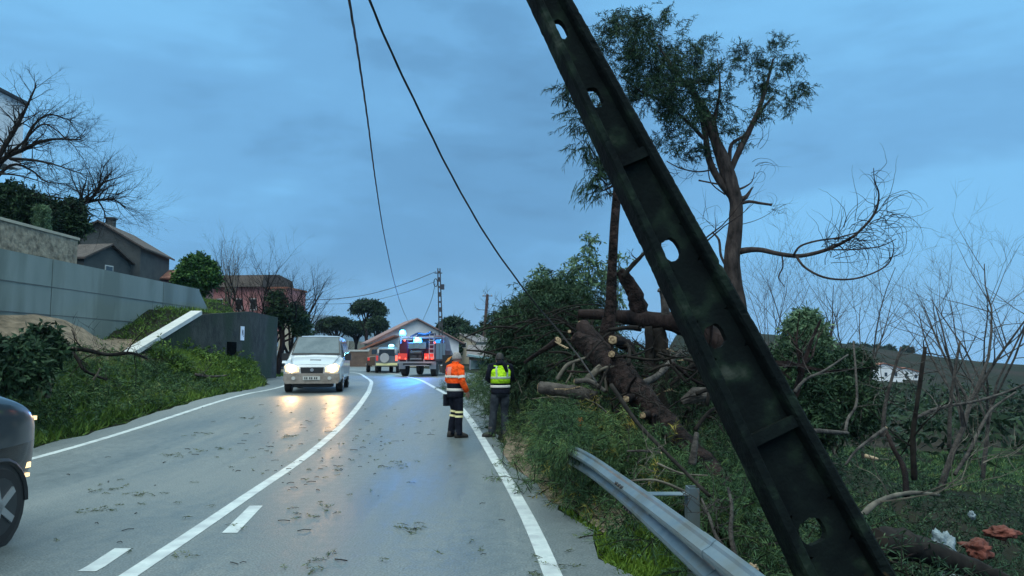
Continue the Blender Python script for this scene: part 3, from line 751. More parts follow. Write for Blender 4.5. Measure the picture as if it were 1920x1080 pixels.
# houses in the valley
for k, (px, py, y, wd, ei, label) in enumerate([
        (1575, 697, 150, 8, 2.2, 'cream villa on the valley slope, leftmost behind the bare trees'),
        (1632, 702, 146, 11, 2.0, 'long white villa on the valley slope, middle one of the row'),
        (1682, 706, 150, 6, 1.6, 'small white villa on the valley slope, rightmost of the row')]):
    p = P(px, py + 8, y)
    t = gable_house('valley_house', label, (p.x, y, p.z), R(90), 7, wd, ei, ei + 1.0, M['white'], M['tile'] if k else M['beige'], over=.3, drop=8)
    t['group'] = 'villas on the valley slope'
    t.rotation_euler.z = R(0)
    # windows on the long side facing the road
    for u in (-2, 0.3, 2.2):
        mb = MB(); mb.box((u, -wd / 2 - .03, 1.0), (.5, .05, .7)); mb.build('window', M['glass'], t)

# ------------------------------------------------------------------ left side trees
def mixed_tree(name, label, blobs, per, trunk, y, nleaf=14, ll=.22, lw=.035, mt='pine_far', seed=1, size=.5, droop=.2, tr=.2, group=None, bark='bark', up=.3):
    bx_ = P(trunk[0], 600, y).x; bz = T(bx_, y)
    t = thing(name, label, 'tree', (bx_, y, bz), 0, group)
    mb = MB(); top = P(trunk[1], trunk[2], y) - Vector((bx_, y, bz))
    rr = random.Random(seed)
    mid = top * .5 + Vector((rr.uniform(-.2, .2), 0, 0))
    mb.tube([Vector((0, 0, -.3)), mid * .5, mid, top], [tr, tr * .85, tr * .7, tr * .4], 7)
    for bl in blobs:
        e = P(bl[0], bl[1], bl[3]) - Vector((bx_, y, bz))
        s_ = mid.lerp(top, rr.uniform(.1, .9))
        mb.tube([s_, s_.lerp(e, .5) + Vector((0, 0, -.1 * (e - s_).length)), e], [tr * .4, tr * .25, tr * .08], 4, caps=False)
    mb.build('trunk', M[bark], t, True)
    crown('crown', t, blobs, per, nleaf, ll, lw, M[mt], seed, droop, size, .75, (bx_, y, bz), up)
    return t
# dark evergreens at the top left
mixed_tree('evergreen_tree', 'dark evergreen tree at the left edge above the stone building', [(15, 375, 34, 33), (50, 385, 30, 33), (0, 400, 40, 33), (40, 420, 36, 33), (80, 405, 26, 34)], 260, (30, 30, 400), 33, ll=.2, lw=.04, mt='bush', seed=11, size=.4)
mixed_tree('evergreen_tree', 'dark ragged evergreen tree right of the stone building corner', [(95, 400, 24, 35), (120, 420, 24, 35), (135, 395, 16, 35), (105, 440, 26, 35), (140, 425, 14, 35)], 230, (115, 115, 420), 35, ll=.2, lw=.04, mt='bush', seed=12, size=.4)
mixed_tree('cypress', 'narrow teal green cypress in front of the dark evergreens', [(80, 395, 6, 31), (79, 410, 8, 31), (78, 425, 9, 31), (77, 440, 10, 31)], 90, (78, 79, 400), 31, ll=.12, lw=.02, mt='pale', seed=13, size=.2, tr=.08)
# big bare trees top left
def custom_limbs(name, label, y, base, limbs, seed, twigs=16, tl=1.2, m='barkdark', r0=.16, kids=(4, 3), curl=.25, up=.1, group=None, trunkpts=None, twr=.012, cat='tree'):
    b = Vector((base.x, base.y, T(base.x, base.y) - .1)) if len(base) == 3 else base
    t = thing(name, label, cat, b, 0, group)
    rr = random.Random(seed); mb = MB(); mc = MB()
    for lb in limbs:
        pts = [P(a, b_, y + (lb[2] if len(lb) > 2 else 0) * i / max(1, len(lb[0]) - 1)) - b for i, (a, b_) in enumerate(lb[0])]
        if lb[0][0] is None: pass
        n = len(pts); ra = lb[1]; rad = [ra * (1 - .8 * i / (n - 1)) for i in range(n)]
        # smooth
        sp = []; sr = []
        for i in range(n - 1):
            p0, p1, p2, p3 = pts[max(i - 1, 0)], pts[i], pts[i + 1], pts[min(i + 2, n - 1)]
            for k in range(4):
                u = k / 4
                sp.append(.5 * ((2 * p1) + (p2 - p0) * u + (2 * p0 - 5 * p1 + 4 * p2 - p3) * u * u + (3 * p1 - p0 - 3 * p2 + p3) * u ** 3))
                sr.append(rad[i] * (1 - u) + rad[i + 1] * u)
        sp.append(pts[-1]); sr.append(rad[-1])
        mb.tube(sp, sr, 6, caps=True)
        tot = lb[3] if len(lb) > 3 else twigs
        for k in range(tot):
            i = rr.randint(int(len(sp) * .3), len(sp) - 1)
            dd = (sp[min(i + 1, len(sp) - 1)] - sp[max(i - 1, 0)]).normalized()
            d2 = dd * .7 + Vector((rr.gauss(0, .5), rr.gauss(0, .5), rr.gauss(0, .5) + up))
            bough(mc, sp[i], d2, tl * rr.uniform(.5, 1.2), max(sr[i] * .45, twr), 1, rr, up * .6, (0,) + kids, 5, curl, .6)
    if trunkpts:
        mb.tube([Vector(q) for q, _ in trunkpts], [r_ for _, r_ in trunkpts], 8)
    mb.build('trunk', M[m], t, True)
    mc.build('twigs', M[m], t)
    return t
b0 = P(-40, 460, 29)
custom_limbs('bare_tree', 'large bare tree spreading fine branches in from the left edge', 29, b0, [
    ([(-40, 380), (0, 290), (30, 240), (50, 200), (68, 160)], .12, 0, 26),
    ([(-40, 380), (0, 305), (45, 280), (90, 262), (150, 262)], .13, 1, 26),
    ([(20, 298), (60, 300), (100, 308), (150, 325)], .07, -1, 20),
    ([(-30, 360), (20, 310), (60, 320), (85, 340), (130, 345)], .07, 1, 20),
    ([(-40, 330), (0, 326), (40, 330), (90, 345)], .06, 0, 12),
    ([(40, 285), (60, 240), (90, 215), (130, 225)], .07, 1, 26),
    ([(10, 290), (40, 270), (75, 235), (100, 240), (140, 275)], .06, -1, 24)],
    21, tl=1.1, kids=(5, 3), curl=.3, up=.1, trunkpts=[((0, 0, -.2), .3), ((0, 0, 1.0), .26), ((-.0, 0, 2.0), .2)], twr=.012)
b0 = P(120, 440, 37)
custom_limbs('bare_tree', 'bare tree leaning right above the dark gabled house chimney', 37, b0, [
    ([(120, 440), (128, 400), (150, 382), (175, 368), (190, 345), (215, 335)], .16, 0, 34),
    ([(150, 382), (185, 375), (215, 375), (235, 390)], .09, 1, 30),
    ([(50, 362), (80, 366), (115, 372), (150, 378)], .07, 0, 10),
    ([(185, 378), (195, 395), (200, 420)], .05, 1, 16)],
    22, tl=1.8, kids=(5, 3), curl=.3, up=.15, trunkpts=[((0, 0, -.2), .26), ((0, 0, 2.4), .2)])
mixed_tree('orange_tree', 'round dense green tree above the slope wall beside the pink house', [(370, 515, 30, 45), (350, 522, 20, 45), (392, 520, 18, 45), (370, 495, 20, 45), (368, 535, 22, 45), (355, 505, 18, 45), (388, 503, 16, 45)], 330, (382, 376, 530), 45, nleaf=12, ll=.16, lw=.05, mt='bright', seed=14, size=.3, tr=.28)
bare_tree('pale pruned bare tree between the round tree and the pink house', 402, 560, 50, P(415, 485, 50).z, 23, r=.14, mt='barkpale', lean=(.35, 0, 1), up=.5, spread=.4, kids=(5, 4, 4, 3))
bare_tree('bare orchard tree in front of the pink house wall', 462, 575, 46, P(470, 495, 46).z, 24, r=.15, mt='barkdark', spread=.9, kids=(6, 5, 5, 3), trunkf=.3)
bare_tree('wide bare orchard tree before the right part of the pink house', 505, 580, 44, P(520, 505, 44).z, 25, r=.14, mt='barkdark', spread=1.0, kids=(6, 5, 5, 4), trunkf=.25)
bare_tree('bare thorny tree overhanging the right end of the dark wall', 545, 600, 42.5, P(545, 520, 42).z, 26, r=.16, mt='barkdark', spread=1.1, kids=(6, 6, 5, 4), trunkf=.25)
mixed_tree('ivy_tree', 'ivy covered dark tree at the end of the roadside wall', [(520, 585, 16, 42), (548, 590, 20, 42), (562, 600, 15, 42), (510, 600, 13, 42), (568, 618, 12, 42), (520, 560, 12, 42)], 150, (520, 530, 590), 42, ll=.14, lw=.04, mt='bush', seed=15, size=.35, tr=.22)
# umbrella pine and far pines
def umbrella(label, px, top, wpx, hpx, y, seed, group='umbrella pines by the far bend'):
    n = 9; rr = random.Random(seed); bl = []
    for k in range(26):
        a = rr.uniform(-1, 1); s = math.sqrt(max(0, 1 - a * a))
        bl.append((px + a * wpx * .40, top + hpx * (.62 - .42 * s) + rr.uniform(-1, 1), wpx * .15, y + rr.uniform(-1.5, 1.5), .6))
    return mixed_tree('umbrella_pine', label, bl, 70, (px, px, top + hpx * .8), y, nleaf=9, ll=.45, lw=.09, mt='pine_far', seed=seed, size=.6, tr=.35, group=group)
umbrella('tall umbrella pine with a clear flat crown beyond the bend', 690, 567, 56, 26, 110, 31)
umbrella('small round pine just right of the tall umbrella pine', 708, 600, 24, 20, 105, 32)
umbrella('broad dark low pine left of the tall umbrella pine', 630, 597, 72, 40, 120, 33)
umbrella('wide low pine between the broad pine and the tall umbrella pine', 668, 604, 50, 36, 125, 34)
umbrella('dark round pine right of the far concrete pole', 848, 598, 46, 40, 95, 35)
mixed_tree('dark_tree', 'dense dark tree mass below the round pine by the far pole', [(850, 635, 22, 90), (870, 632, 18, 92), (835, 640, 14, 88), (845, 655, 16, 88)], 130, (850, 850, 640), 90, nleaf=9, ll=.4, lw=.1, mt='bush', seed=36, size=.6)
mixed_tree('conifer', 'small pointed conifer behind the beige shed', [(872, 608, 5, 120), (872, 618, 9, 120), (872, 630, 12, 120)], 90, (872, 872, 610), 120, nleaf=9, ll=.4, lw=.1, seed=37, size=.5)
mixed_tree('dark_tree', 'grey green tree at the foot of the wooden pole', [(905, 620, 16, 110), (898, 635, 18, 110), (915, 636, 16, 110), (885, 628, 12, 110)], 110, (903, 903, 625), 110, nleaf=9, ll=.4, lw=.1, seed=38, size=.6)
bare_tree('twiggy grey bush left of the low brown wall', 640, 660, 90, P(640, 640, 90).z, 39, r=.1, mt='barkgrey', spread=1.2, trunkf=.2, kids=(5, 4, 4, 3))
t = thing('marker_post', 'thin pale post standing before the broad dark pine', 'post', (P(650, 650, 100).x, 100, .4))
mb = MB(); mb.tube([(0, 0, -1), (.2, 0, 3.0)], .07, 6); mb.build('post', M['coping'], t)
mb = MB(); mb.box((.2, 0, 3.05), (.2, .2, .08)); mb.build('cap', M['coping'], t)

# ------------------------------------------------------------------ bank vegetation (left)
rng = np.random.default_rng(77)
def scatter(n, xa, xb, ya, yb, f=None):
    p = np.stack([rng.uniform(xa, xb, n), rng.uniform(ya, yb, n)], 1)
    if f is not None: p = p[f(p[:, 0], p[:, 1])]
    return np.concatenate([p, terr(p[:, 0], p[:, 1])[:, None]], 1)
def blades(name, p, h, wd, mt, label, n=3, lean=.5):
    d = unit(rng.normal(size=p.shape) * lean + np.array([0, 0, 1.0]))
    V, Fc, mi = sprays(p, d, .05, n, h, wd, rng, 0.2, .45, 0.08, 0)
    return tag(npmesh(name, V, Fc, [M[mt]]), label, 'grass', kind='stuff')
pl = scatter(60000, -14, -7.8, 10, 42, lambda x, y: (x < alx(y) - .05 - .5 * rng.random(len(x))) & ((x > -13.8) & ((y < 24) | (x > -11.9))))
blades('bank_grass', pl, .24, .012, 'grassd', 'rough green grass on the left roadside bank', 4)
pt = scatter(16000, -24, -12.2, 25, 46, lambda x, y: (x < np.where(y < 33, -12.3, -12.3)))
blades('terrace_grass', pt, .2, .013, 'grassd', 'rough grass on the terrace above the dark wall', 3)
# brush heap on the left bank
bz = scatter(5600, -13.8, -8.4, 9.5, 24.5, lambda x, y: (x < alx(y) - .3) & (rng.random(len(x)) < np.interp(x, [-13.8, -12.6, -12, -9.0], [.1, .25, .95, .35])))
bz[:, 2] += rng.random(len(bz)) ** 1.5 * np.interp(bz[:, 1], [9, 14, 17, 24.5], [1.0, .75, .4, .25]) * np.interp(bz[:, 0], [-13.8, -12.6, -11], [.35, .8, 1])
d = unit(rng.normal(size=bz.shape) + np.array([0, 0, .9]))
V, Fc, mi = sprays(bz, d, .42, 26, .11, .009, rng, 1, .55, .3, .006)
tag(npmesh('brush', V, Fc, [M['cut'], M['barkdark']], mi), 'dark leafy brush and cut boughs heaped on the left bank', 'brush', kind='stuff')
# bramble further along the bank
bz = scatter(380, -12, -8.8, 24, 41, lambda x, y: (x < alx(y) - .4))
bz[:, 2] += rng.random(len(bz)) * .35
V, Fc, mi = sprays(bz, unit(rng.normal(size=bz.shape) + np.array([0, 0, .9])), .4, 14, .12, .025, rng, 1, .6, .2, .005)
tag(npmesh('bramble', V, Fc, [M['grassd'], M['barkdark']], mi), 'low bramble along the foot of the dark wall', 'bramble', kind='stuff')
# sandy mound against the wall
rr = random.Random(8)
mb = MB(); rings = []
c = Vector((-12.7, 21, 0))
for i in range(14):
    u = i / 13; y_ = 18.0 + 8.2 * u; hh = .95 * math.sin(math.pi * min(1, u * .97 + .03)) ** .9 * (1 if u < .5 else 1 - (u - .5) * 1.2)
    ring = []
    for j in range(12):
        v = j / 11; x_ = -13.85 + 2.6 * v
        ring.append(Vector((x_, y_, T(x_, y_) - .12 + hh * (1 - v ** 1.6) * (1 + rr.uniform(-.1, .1)))))
    rings.append(ring)
mb.loft(rings, False, closed=False)
struct(mb.build('earth_mound', M['sand'], smooth=True))
# broken branches on the bank
def stick(label, pts, r, m='barkgrey', group=None, name='broken_branch', cat='branch', twig=0, seed=0, cut=False, n=7):
    b = pts[0].copy()
    t = thing(name, label, cat, b, 0, group)
    rr = random.Random(seed + int(abs(b.x) * 100)); mb = MB()
    sp = []; sr = []
    n0 = len(pts)
    rad = r if hasattr(r, '__len__') else [r * (1 - .45 * i / (n0 - 1)) for i in range(n0)]
    for i in range(n0 - 1):
        p0, p1, p2, p3 = pts[max(i - 1, 0)], pts[i], pts[i + 1], pts[min(i + 2, n0 - 1)]
        for k in range(5):
            u = k / 5
            sp.append(.5 * ((2 * p1) + (p2 - p0) * u + (2 * p0 - 5 * p1 + 4 * p2 - p3) * u * u + (3 * p1 - p0 - 3 * p2 + p3) * u ** 3) - b)
            sr.append((rad[i] * (1 - u) + rad[i + 1] * u) * rr.uniform(.93, 1.07))
    sp.append(pts[-1] - b); sr.append(rad[-1])
    mb.tube(sp, sr, n + (7 if rad[0] > .1 else 0), rough=.13 if rad[0] > .1 else .08, rng=rr)
    mb.build('bark', M[m], t, True)
    if twig:
        for k in range(twig):
            mc = MB()
            i = rr.randint(len(sp) // 4, len(sp) - 1)
            bough(mc, sp[i], Vector((rr.gauss(0, 1), rr.gauss(0, .6), rr.gauss(.2, .8))), (sp[-1] - sp[0]).length * rr.uniform(.25, .6), sr[i] * .4, 1, rr, .05, (0, 3, 2), 5, .3, .6)
            mc.build('twig', M[m], t)
    if cut:
        mb = MB(); nn = (sp[0] - sp[1]).normalized(); 
        q_ = nn.to_track_quat('Z', 'Y'); c_ = sp[0]; ring = [q_ @ Vector((math.cos(a) * f, math.sin(a) * f, rr.uniform(-.25, .35) * sr[0] * .3)) * 1.0 for a, f in [(2 * math.pi * i / 16, sr[0] * rr.uniform(.80, .98)) for i in range(16)]]
        tl_ = q_ @ Vector((rr.uniform(-.3, .3), rr.uniform(-.3, .3), 0)) * 0
        mb.loft([[c_ + v * .9 for v in ring], [c_ + nn * .014 + v * .94 for v in ring], [c_ + nn * .02 + v * .5 for v in ring]]); mb.build('cut_face', M['cutwood'], t)
    return t
gl = 'broken branches on the left bank'
stick('pale bent stick lying on the dark brush at the left', [P(37, 740, 15), P(58, 718, 15.2), P(78, 704, 15.4)], .035, 'barkpale', gl)
stick('short stout pale stub poking up from the brush', [P(88, 745, 15), P(94, 725, 15), P(97, 708, 15.1)], .06, 'barkpale', gl)
stick('thin pale broken stick right of the stout stub', [P(175, 712, 17), P(182, 702, 17), P(188, 690, 17)], .03, 'barkpale', gl)
stick('long dark bough arching over the sandy mound', [P(100, 665, 17.5), P(150, 655, 17.5), P(200, 665, 18), P(245, 662, 18.5), P(275, 672, 19)], .06, 'barkdark', gl, twig=9, seed=2)
stick('dark bough hanging down in front of the sandy mound', [P(120, 640, 17), P(145, 672, 17), P(160, 695, 17), P(200, 712, 17.5)], .05, 'barkdark', gl, twig=9, seed=3)
stick('dark flat branch lying along the grass below the dark wall', [P(365, 702, 24), P(395, 706, 24.2), P(425, 704, 24.6)], .05, 'barkgrey', gl, twig=5)
# leafy shrub standing on the bank
t = thing('shrub', 'leafy upright shrub standing above the brush before the sandy mound', 'shrub', G(84, 700, 10))
o_ = t.location
crown('leaves', t, [(84, 632, 14, 15.5), (70, 645, 16, 15.5), (96, 650, 15, 15.5), (84, 665, 20, 15.5)], 60, 9, .16, .035, M['bush'], 41, .3, .25, .7, o_)
mb = MB(); mb.tube([Vector((0, 0, 0)), P(84, 660, 15.5) - o_, P(84, 630, 15.5) - o_], [.04, .03, .01], 5); mb.build('stem', M['barkdark'], t)
t = thing('shrub', 'dark rounded shrub at the left edge of the bank', 'shrub', G(30, 730, 10))
o_ = t.location
crown('leaves', t, [(12, 660, 26, 14.5), (40, 668, 26, 14.5), (10, 700, 30, 14), (55, 690, 25, 14.5)], 130, 10, .15, .03, M['bush'], 42, .3, .3, .7, o_)
mb = MB(); mb.tube([Vector((0, 0, 0)), P(25, 690, 14.5) - o_, P(25, 665, 14.5) - o_], [.05, .03, .01], 5); mb.build('stem', M['barkdark'], t)
for k, (px, py, lab) in enumerate([(370, 668, 'low bright green weed clump below the dark wall, leftmost'), (438, 692, 'green weed clump by the dark opening of the wall'), (330, 690, 'bushy weed clump between the brush and the dark wall')]):
    t = thing('weed_clump', lab, 'plant', G(px, py + 8, 15), 0, 'weed clumps on the left bank')
    o_ = t.location
    crown('leaves', t, [(px, py, 10, o_.y), (px - 8, py + 4, 9, o_.y), (px + 9, py + 4, 8, o_.y)], 60, 11, .11, .018, M['grassd'], 43 + k, .3, .25, .7, o_)

# ------------------------------------------------------------------ utility poles, cables
t = thing('utility_pole', 'dark concrete utility pole standing behind the fire engine', 'pole', (P(829, 690, 48).x, 48, .4))
b_ = t.location; tp = P(823, 503, 48) - b_
mb = MB()
for s in (-1, 1): mb.tube([Vector((s * .13, 0, 0)), tp + Vector((s * .07, 0, 0))], [.05, .04], 5)
for k in range(14):
    f_ = (k + .5) / 14; c = tp * f_; mb.box(c, (.26 - .12 * f_, .05, .12 if k % 2 else .3))
mb.build('shaft', M['poleconc'], t)
mb = MB(); c = P(817, 530, 48) - b_
mb.tube([c + Vector((math.cos(a) * .12, 0, math.sin(a) * .26)) for a in [2 * math.pi * k / 12 for k in range(13)]], .03, 5); mb.build('cable_coil', M['cable'], t)
mb = MB(); mb.box(P(829, 538, 48) - b_, (.28, .2, .34)); mb.build('junction_box', M['metaldark'], t)
mb = MB(); mb.box(P(822, 512, 48) - b_, (.5, .08, .06)); mb.build('crossarm', M['metaldark'], t)
t = thing('utility_pole', 'reddish wooden utility pole with short crossarm in the far distance', 'pole', (P(904, 640, 95).x, 95, .4))
b_ = t.location
mb = MB(); mb.tube([Vector((0, 0, 0)), P(914, 552, 95) - b_], [.26, .18], 8); mb.build('shaft', M['polewood'], t)
mb = MB(); c = P(914, 555, 95) - b_; mb.box(c, (1.3, .1, .1)); mb.build('crossarm', M['polewood'], t)
mb = MB()
for s in (-.5, .5): mb.box(c + Vector((s, 0, .12)), (.1, .1, .18))
mb.build('insulator', M['coping'], t)

def cable(name, label, pts, r, group=None, cat='cable', m='cable', twist=False):
    b = pts[0].copy(); n0 = len(pts); sp = []
    for i in range(n0 - 1):
        p0, p1, p2, p3 = pts[max(i - 1, 0)], pts[i], pts[i + 1], pts[min(i + 2, n0 - 1)]
        for k in range(8):
            u = k / 8
            sp.append(.5 * ((2 * p1) + (p2 - p0) * u + (2 * p0 - 5 * p1 + 4 * p2 - p3) * u * u + (3 * p1 - p0 - 3 * p2 + p3) * u ** 3) - b)
    sp.append(pts[-1] - b)
    if not twist:
        mb = MB(); mb.tube(sp, r, 5)
        return tag(_loc(mb.build(name, M[m]), b), label, cat, group)
    # bundled conductors twisted round each other
    fine = []
    for i in range(len(sp) - 1):
        ln = (sp[i + 1] - sp[i]).length; k_ = max(2, min(14, int(ln / .09)))
        for k in range(k_): fine.append(sp[i].lerp(sp[i + 1], k / k_))
    mb = MB()
    for j in range(3):
        q = []; dist = 0
        for i, p in enumerate(fine):
            if i: dist += (p - fine[i - 1]).length
            d = (fine[min(i + 1, len(fine) - 1)] - fine[max(i - 1, 0)]).normalized(); u = d.orthogonal().normalized(); v = d.cross(u)
            a = dist * 3.2 + j * 2.09
            q.append(p + (u * math.cos(a) + v * math.sin(a)) * r * .62)
        mb.tube(q, r * .52, 5)
    return tag(_loc(mb.build(name, M[m]), b), label, cat, group)
def _loc(o, b): o.location = b; return o
cg = 'slack overhead power cables'
_B = P(1648, 1210, 4.35); POLE_TOP = _B + (P(1000, -55, 4.75) - _B) * 1.40
cable('power_cable', 'twisted slack overhead cable running down to the white house roof', [POLE_TOP, P(648, -150, 6.2), P(650, -70, 6.6), P(655, 0, 7), P(672, 105, 9), P(690, 230, 12), P(705, 345, 16), P(722, 450, 23), P(742, 540, 34), P(757, 585, 50), P(768, 607, 73)], .014, cg, twist=True)
cable('power_cable', 'twisted slack overhead cable dropping into the fallen tree pile', [POLE_TOP + Vector((.05, 0, -.15)), P(655, -140, 5.3), P(670, -70, 5.6), P(693, 0, 6), P(735, 100, 6.8), P(790, 215, 7.6), P(850, 335, 8.6), P(920, 455, 9.6), P(1000, 565, 10.4), P(1040, 612, 10.6), P(1085, 668, 10.4), P(1120, 720, 10.0)], .011, cg, twist=True)
wg = 'thin wires from the far concrete pole'
cable('telephone_wire', 'thin upper wire from the far pole sagging to the left', [P(818, 509, 48), P(760, 532, 47), P(690, 552, 45), P(620, 561, 44), P(560, 562, 43)], .018, wg)
cable('telephone_wire', 'thin lower wire from the far pole sagging to the left', [P(816, 528, 48), P(760, 548, 47), P(690, 565, 45), P(620, 570, 44), P(560, 566, 43)], .012, wg)
cable('telephone_wire', 'thin steep wire from the far pole down to the white house', [P(816, 532, 48), P(808, 565, 56), P(793, 600, 74)], .018, wg)

# ------------------------------------------------------------------ leaning concrete pole (foreground)
def leaning_pole():
    B = P(1648, 1210, 4.35); Tp = P(1000, -55, 4.75)
    ax = (Tp - B); Lo = ax.length; Ln = Lo * 1.42; ax.normalize()
    toc = (Vector((0, 0, EYE)) - B.lerp(Tp, .5)).normalized()
    nrm = (toc - ax * toc.dot(ax)).normalized()
    nrm = Matrix.Rotation(R(19), 3, ax) @ nrm       # turned so that the left side shows
    u = nrm.cross(ax).normalized()
    t = thing('concrete_pole', 'massive mossy concrete power pole leaning left across the foreground', 'pole', B)
    mat_ = Matrix((u, nrm, ax)).transposed()         # local x across, y towards the viewer, z up the pole
    t.rotation_euler = mat_.to_euler()
    def wd(z): return max(.50 - .29 * z / Lo, .205)
    def dp(z): return .24 - .04 * z / Lo
    def fw(z): return .072 - .018 * min(1, z / Lo)
    zs = [Ln * k / 300 for k in range(301)]
    for s in (-1, 1):
        mb = MB(); rings = []
        rr = random.Random(5 + s); chip = -1; amt = 0
        for z in zs:
            w2, d2, f2 = wd(z) / 2, dp(z) / 2, fw(z)
            a, b = (s * w2, s * (w2 - f2)); j = rr.uniform(-.0025, .0025)
            c = .014
            pr = [(a, -d2 + c), (a, d2 - c), (a - s * c, d2), (b + s * c * .8, d2), (b, d2 - c), (b - s * .012, .03), (b - s * .012, -.03), (b, -d2 + c), (b + s * c, -d2), (a - s * c, -d2)]
            if rr.random() < .06: chip = rr.randint(0, 9); amt = rr.uniform(.004, .012)
            elif rr.random() < .5: chip = -1
            rings.append([Vector((x * (1 - (amt * 4 if i == chip else 0)) + rr.gauss(0, .0009), y * (1 - (amt * 9 if i == chip else 0)) + rr.gauss(0, .0009), z)) for i, (x, y) in enumerate(pr)])
        mb.loft(rings); mb.build('flange', M['mossy'], t)
    # web with openings
    holes = []
    def zof(px, py):
        best = min(range(400), key=lambda k: (lambda q: abs(q[0] - px) + abs(q[1] - py))(proj(B + ax * (Lo * k / 400))))
        return Lo * best / 400
    for px, py in [(1062, 55), (1134, 182), (1268, 466), (1350, 627), (1530, 990)]: holes.append(zof(px, py))
    ribs = [zof(1212, 300), zof(1470, 808)]
    mb = MB(); hl = .13; z0 = 0; th = .03
    for hz in sorted(holes) + [None]:
        z1_ = Ln if hz is None else hz - hl
        def xi(z): return wd(z) / 2 - fw(z) + .008
        if z1_ > z0:
            n = max(1, int((z1_ - z0) / .2)); rings = []
            for k in range(n + 1):
                z = z0 + (z1_ - z0) * k / n; x = xi(z)
                rings.append([Vector((-x, -th, z)), Vector((x, -th, z)), Vector((x, th, z)), Vector((-x, th, z))])
            mb.loft(rings)
        if hz is None: break
        zl, zh = hz - hl, hz + hl; xl, xh = xi(zl), xi(zh); xm = xi(hz)
        hx, hh = xm * .46, hl * .56; ox = xm * .32
        rr = random.Random(int(hz * 100)); outer = []; inner = []
        for i in range(16):
            a = 2 * math.pi * (i + .5) / 16; ca, sa = math.cos(a), math.sin(a)
            m_ = max(abs(ca), abs(sa)); qx, qz = ca / m_, sa / m_
            outer.append((xi(hz + qz * hl) * qx, hz + qz * hl))
            p_ = (abs(ca) ** 3.2 + abs(sa) ** 3.2) ** (-1 / 3.2); w_ = 1 + rr.uniform(-.07, .05)
            inner.append((ox + hx * ca * p_ * w_, hz + hh * sa * p_ * w_))
        for i in range(16):
            k = (i + 1) % 16
            q = [outer[i], outer[k], inner[k], inner[i]]
            mb.loft([[Vector((a, -th, b)) for a, b in q], [Vector((a, th, b)) for a, b in q]])
        z0 = zh
    mb.build('web', M['mossy'], t)
    for z in ribs:
        mb = MB(); x = wd(z) / 2 - fw(z) + .01; d2 = dp(z) / 2
        mb.prism([(-x, z - .035), (x, z - .035), (x, z + .035), (-x, z + .035)], 'y', .02, d2 - .02); mb.build('rib', M['mossy'], t)
    return t
def proj(p):
    x = p.x; dy = p.y; dz = p.z - EYE
    f_ = dy * math.cos(PITCH) + dz * math.sin(PITCH); up_ = -dy * math.sin(PITCH) + dz * math.cos(PITCH)
    return (960 + F * x / f_, 540 - F * up_ / f_)
leaning_pole()

# ------------------------------------------------------------------ guardrail
def guardrail():
    path = [(1.36, -2.5, .75), (1.28, 0, .75), (1.20, 2.3, .75), (1.13, 3.6, .75), (1.07, 4.4, .75), (.99, 5.4, .75), (.92, 6.2, .745), (.79, 7.5, .75), (.66, 8.7, .71), (.65, 8.9, .68)]
    t = thing('guardrail', 'galvanised steel guardrail running from the lower right into the debris', 'guardrail', (1.1, 5, 0))
    ys_ = np.linspace(-2.5, 8.9, 60); px_ = np.interp(ys_, [p[1] for p in path], [p[0] for p in path]); pz_ = np.interp(ys_, [p[1] for p in path], [p[2] for p in path])
    k_ = np.ones(5) / 5
    px_[2:-2] = np.convolve(px_, k_, 'valid'); pz_[2:-2] = np.convolve(pz_, k_, 'valid')
    prof0 = [(0, 0), (-.018, -.012), (-.03, -.03), (-.078, -.055), (-.083, -.075), (-.078, -.10), (-.02, -.135), (-.008, -.155), (-.02, -.175), (-.078, -.21), (-.083, -.235), (-.078, -.255), (-.03, -.28), (-.018, -.298), (0, -.31)]
    prof = [(a, b * .88) for a, b in prof0]
    def beam(i0, i1, off):
        mb = MB(); rings = []
        for i in range(i0, i1):
            tw = -R(18) * min(1.1, max(0, (ys_[i] - 3.4) / 2.6))
            ring = []
            for a, b in prof: ring.append(Vector((px_[i] + (a - off) * math.cos(tw) + b * math.sin(tw) - 1.1, ys_[i] - 5, pz_[i] + b * math.cos(tw) - a * math.sin(tw))))
            for a, b in reversed(prof): ring.append(Vector((px_[i] + (a - off + .004) * math.cos(tw) + b * math.sin(tw) - 1.1, ys_[i] - 5, pz_[i] + b * math.cos(tw) - a * math.sin(tw))))
            rings.append(ring)
        mb.loft(rings); o = mb.build('beam', M['steel'], t); return o
    beam(0, 36, 0); beam(34, 60, .005)
    mb = MB()
    for dy in (-.09, .0, .09, ):
        for zz in (-.04, -.245):
            y_ = 6.1 + dy; x_ = float(np.interp(y_, ys_, px_)); z_ = float(np.interp(y_, ys_, pz_))
            tw = -R(18) * min(1.1, (y_ - 3.4) / 2.6)
            mb.disc((x_ - 1.1 - .078 * math.cos(tw) + zz * math.sin(tw), y_ - 5, z_ + zz * math.cos(tw) + .078 * math.sin(tw)), (-1, 0, .4), .014, 8, 0, .03)
    mb.build('bolts', M['metaldark'], t)
    for y_ in (1.6, 5.5):
        x_ = float(np.interp(y_, ys_, px_)); z_ = float(np.interp(y_, ys_, pz_)); gz = T(x_ + .3, y_)
        mb = MB()
        # C-shaped post
        for (cx_, cy_, sx_, sy_) in ((.30, 0, .006, .12), (.335, -.058, .07, .006), (.335, .058, .07, .006)):
            mb.box((x_ - 1.1 + cx_, y_ - 5 + cy_, (z_ + .03 + gz - .2) / 2), (sx_, sy_, z_ + .03 - gz + .2))
        mb.build('post', M['steel'], t)
        mb = MB()
        for zz in (-.02, -.26): mb.box((x_ - 1.1 + .15, y_ - 5, z_ + zz), (.30, .12, .007))
        mb.box((x_ - 1.1 + .005, y_ - 5, z_ - .14), (.007, .12, .24)); mb.box((x_ - 1.1 + .292, y_ - 5, z_ - .14), (.007, .12, .24))
        mb.build('spacer', M['steel'], t)
    return t
guardrail()

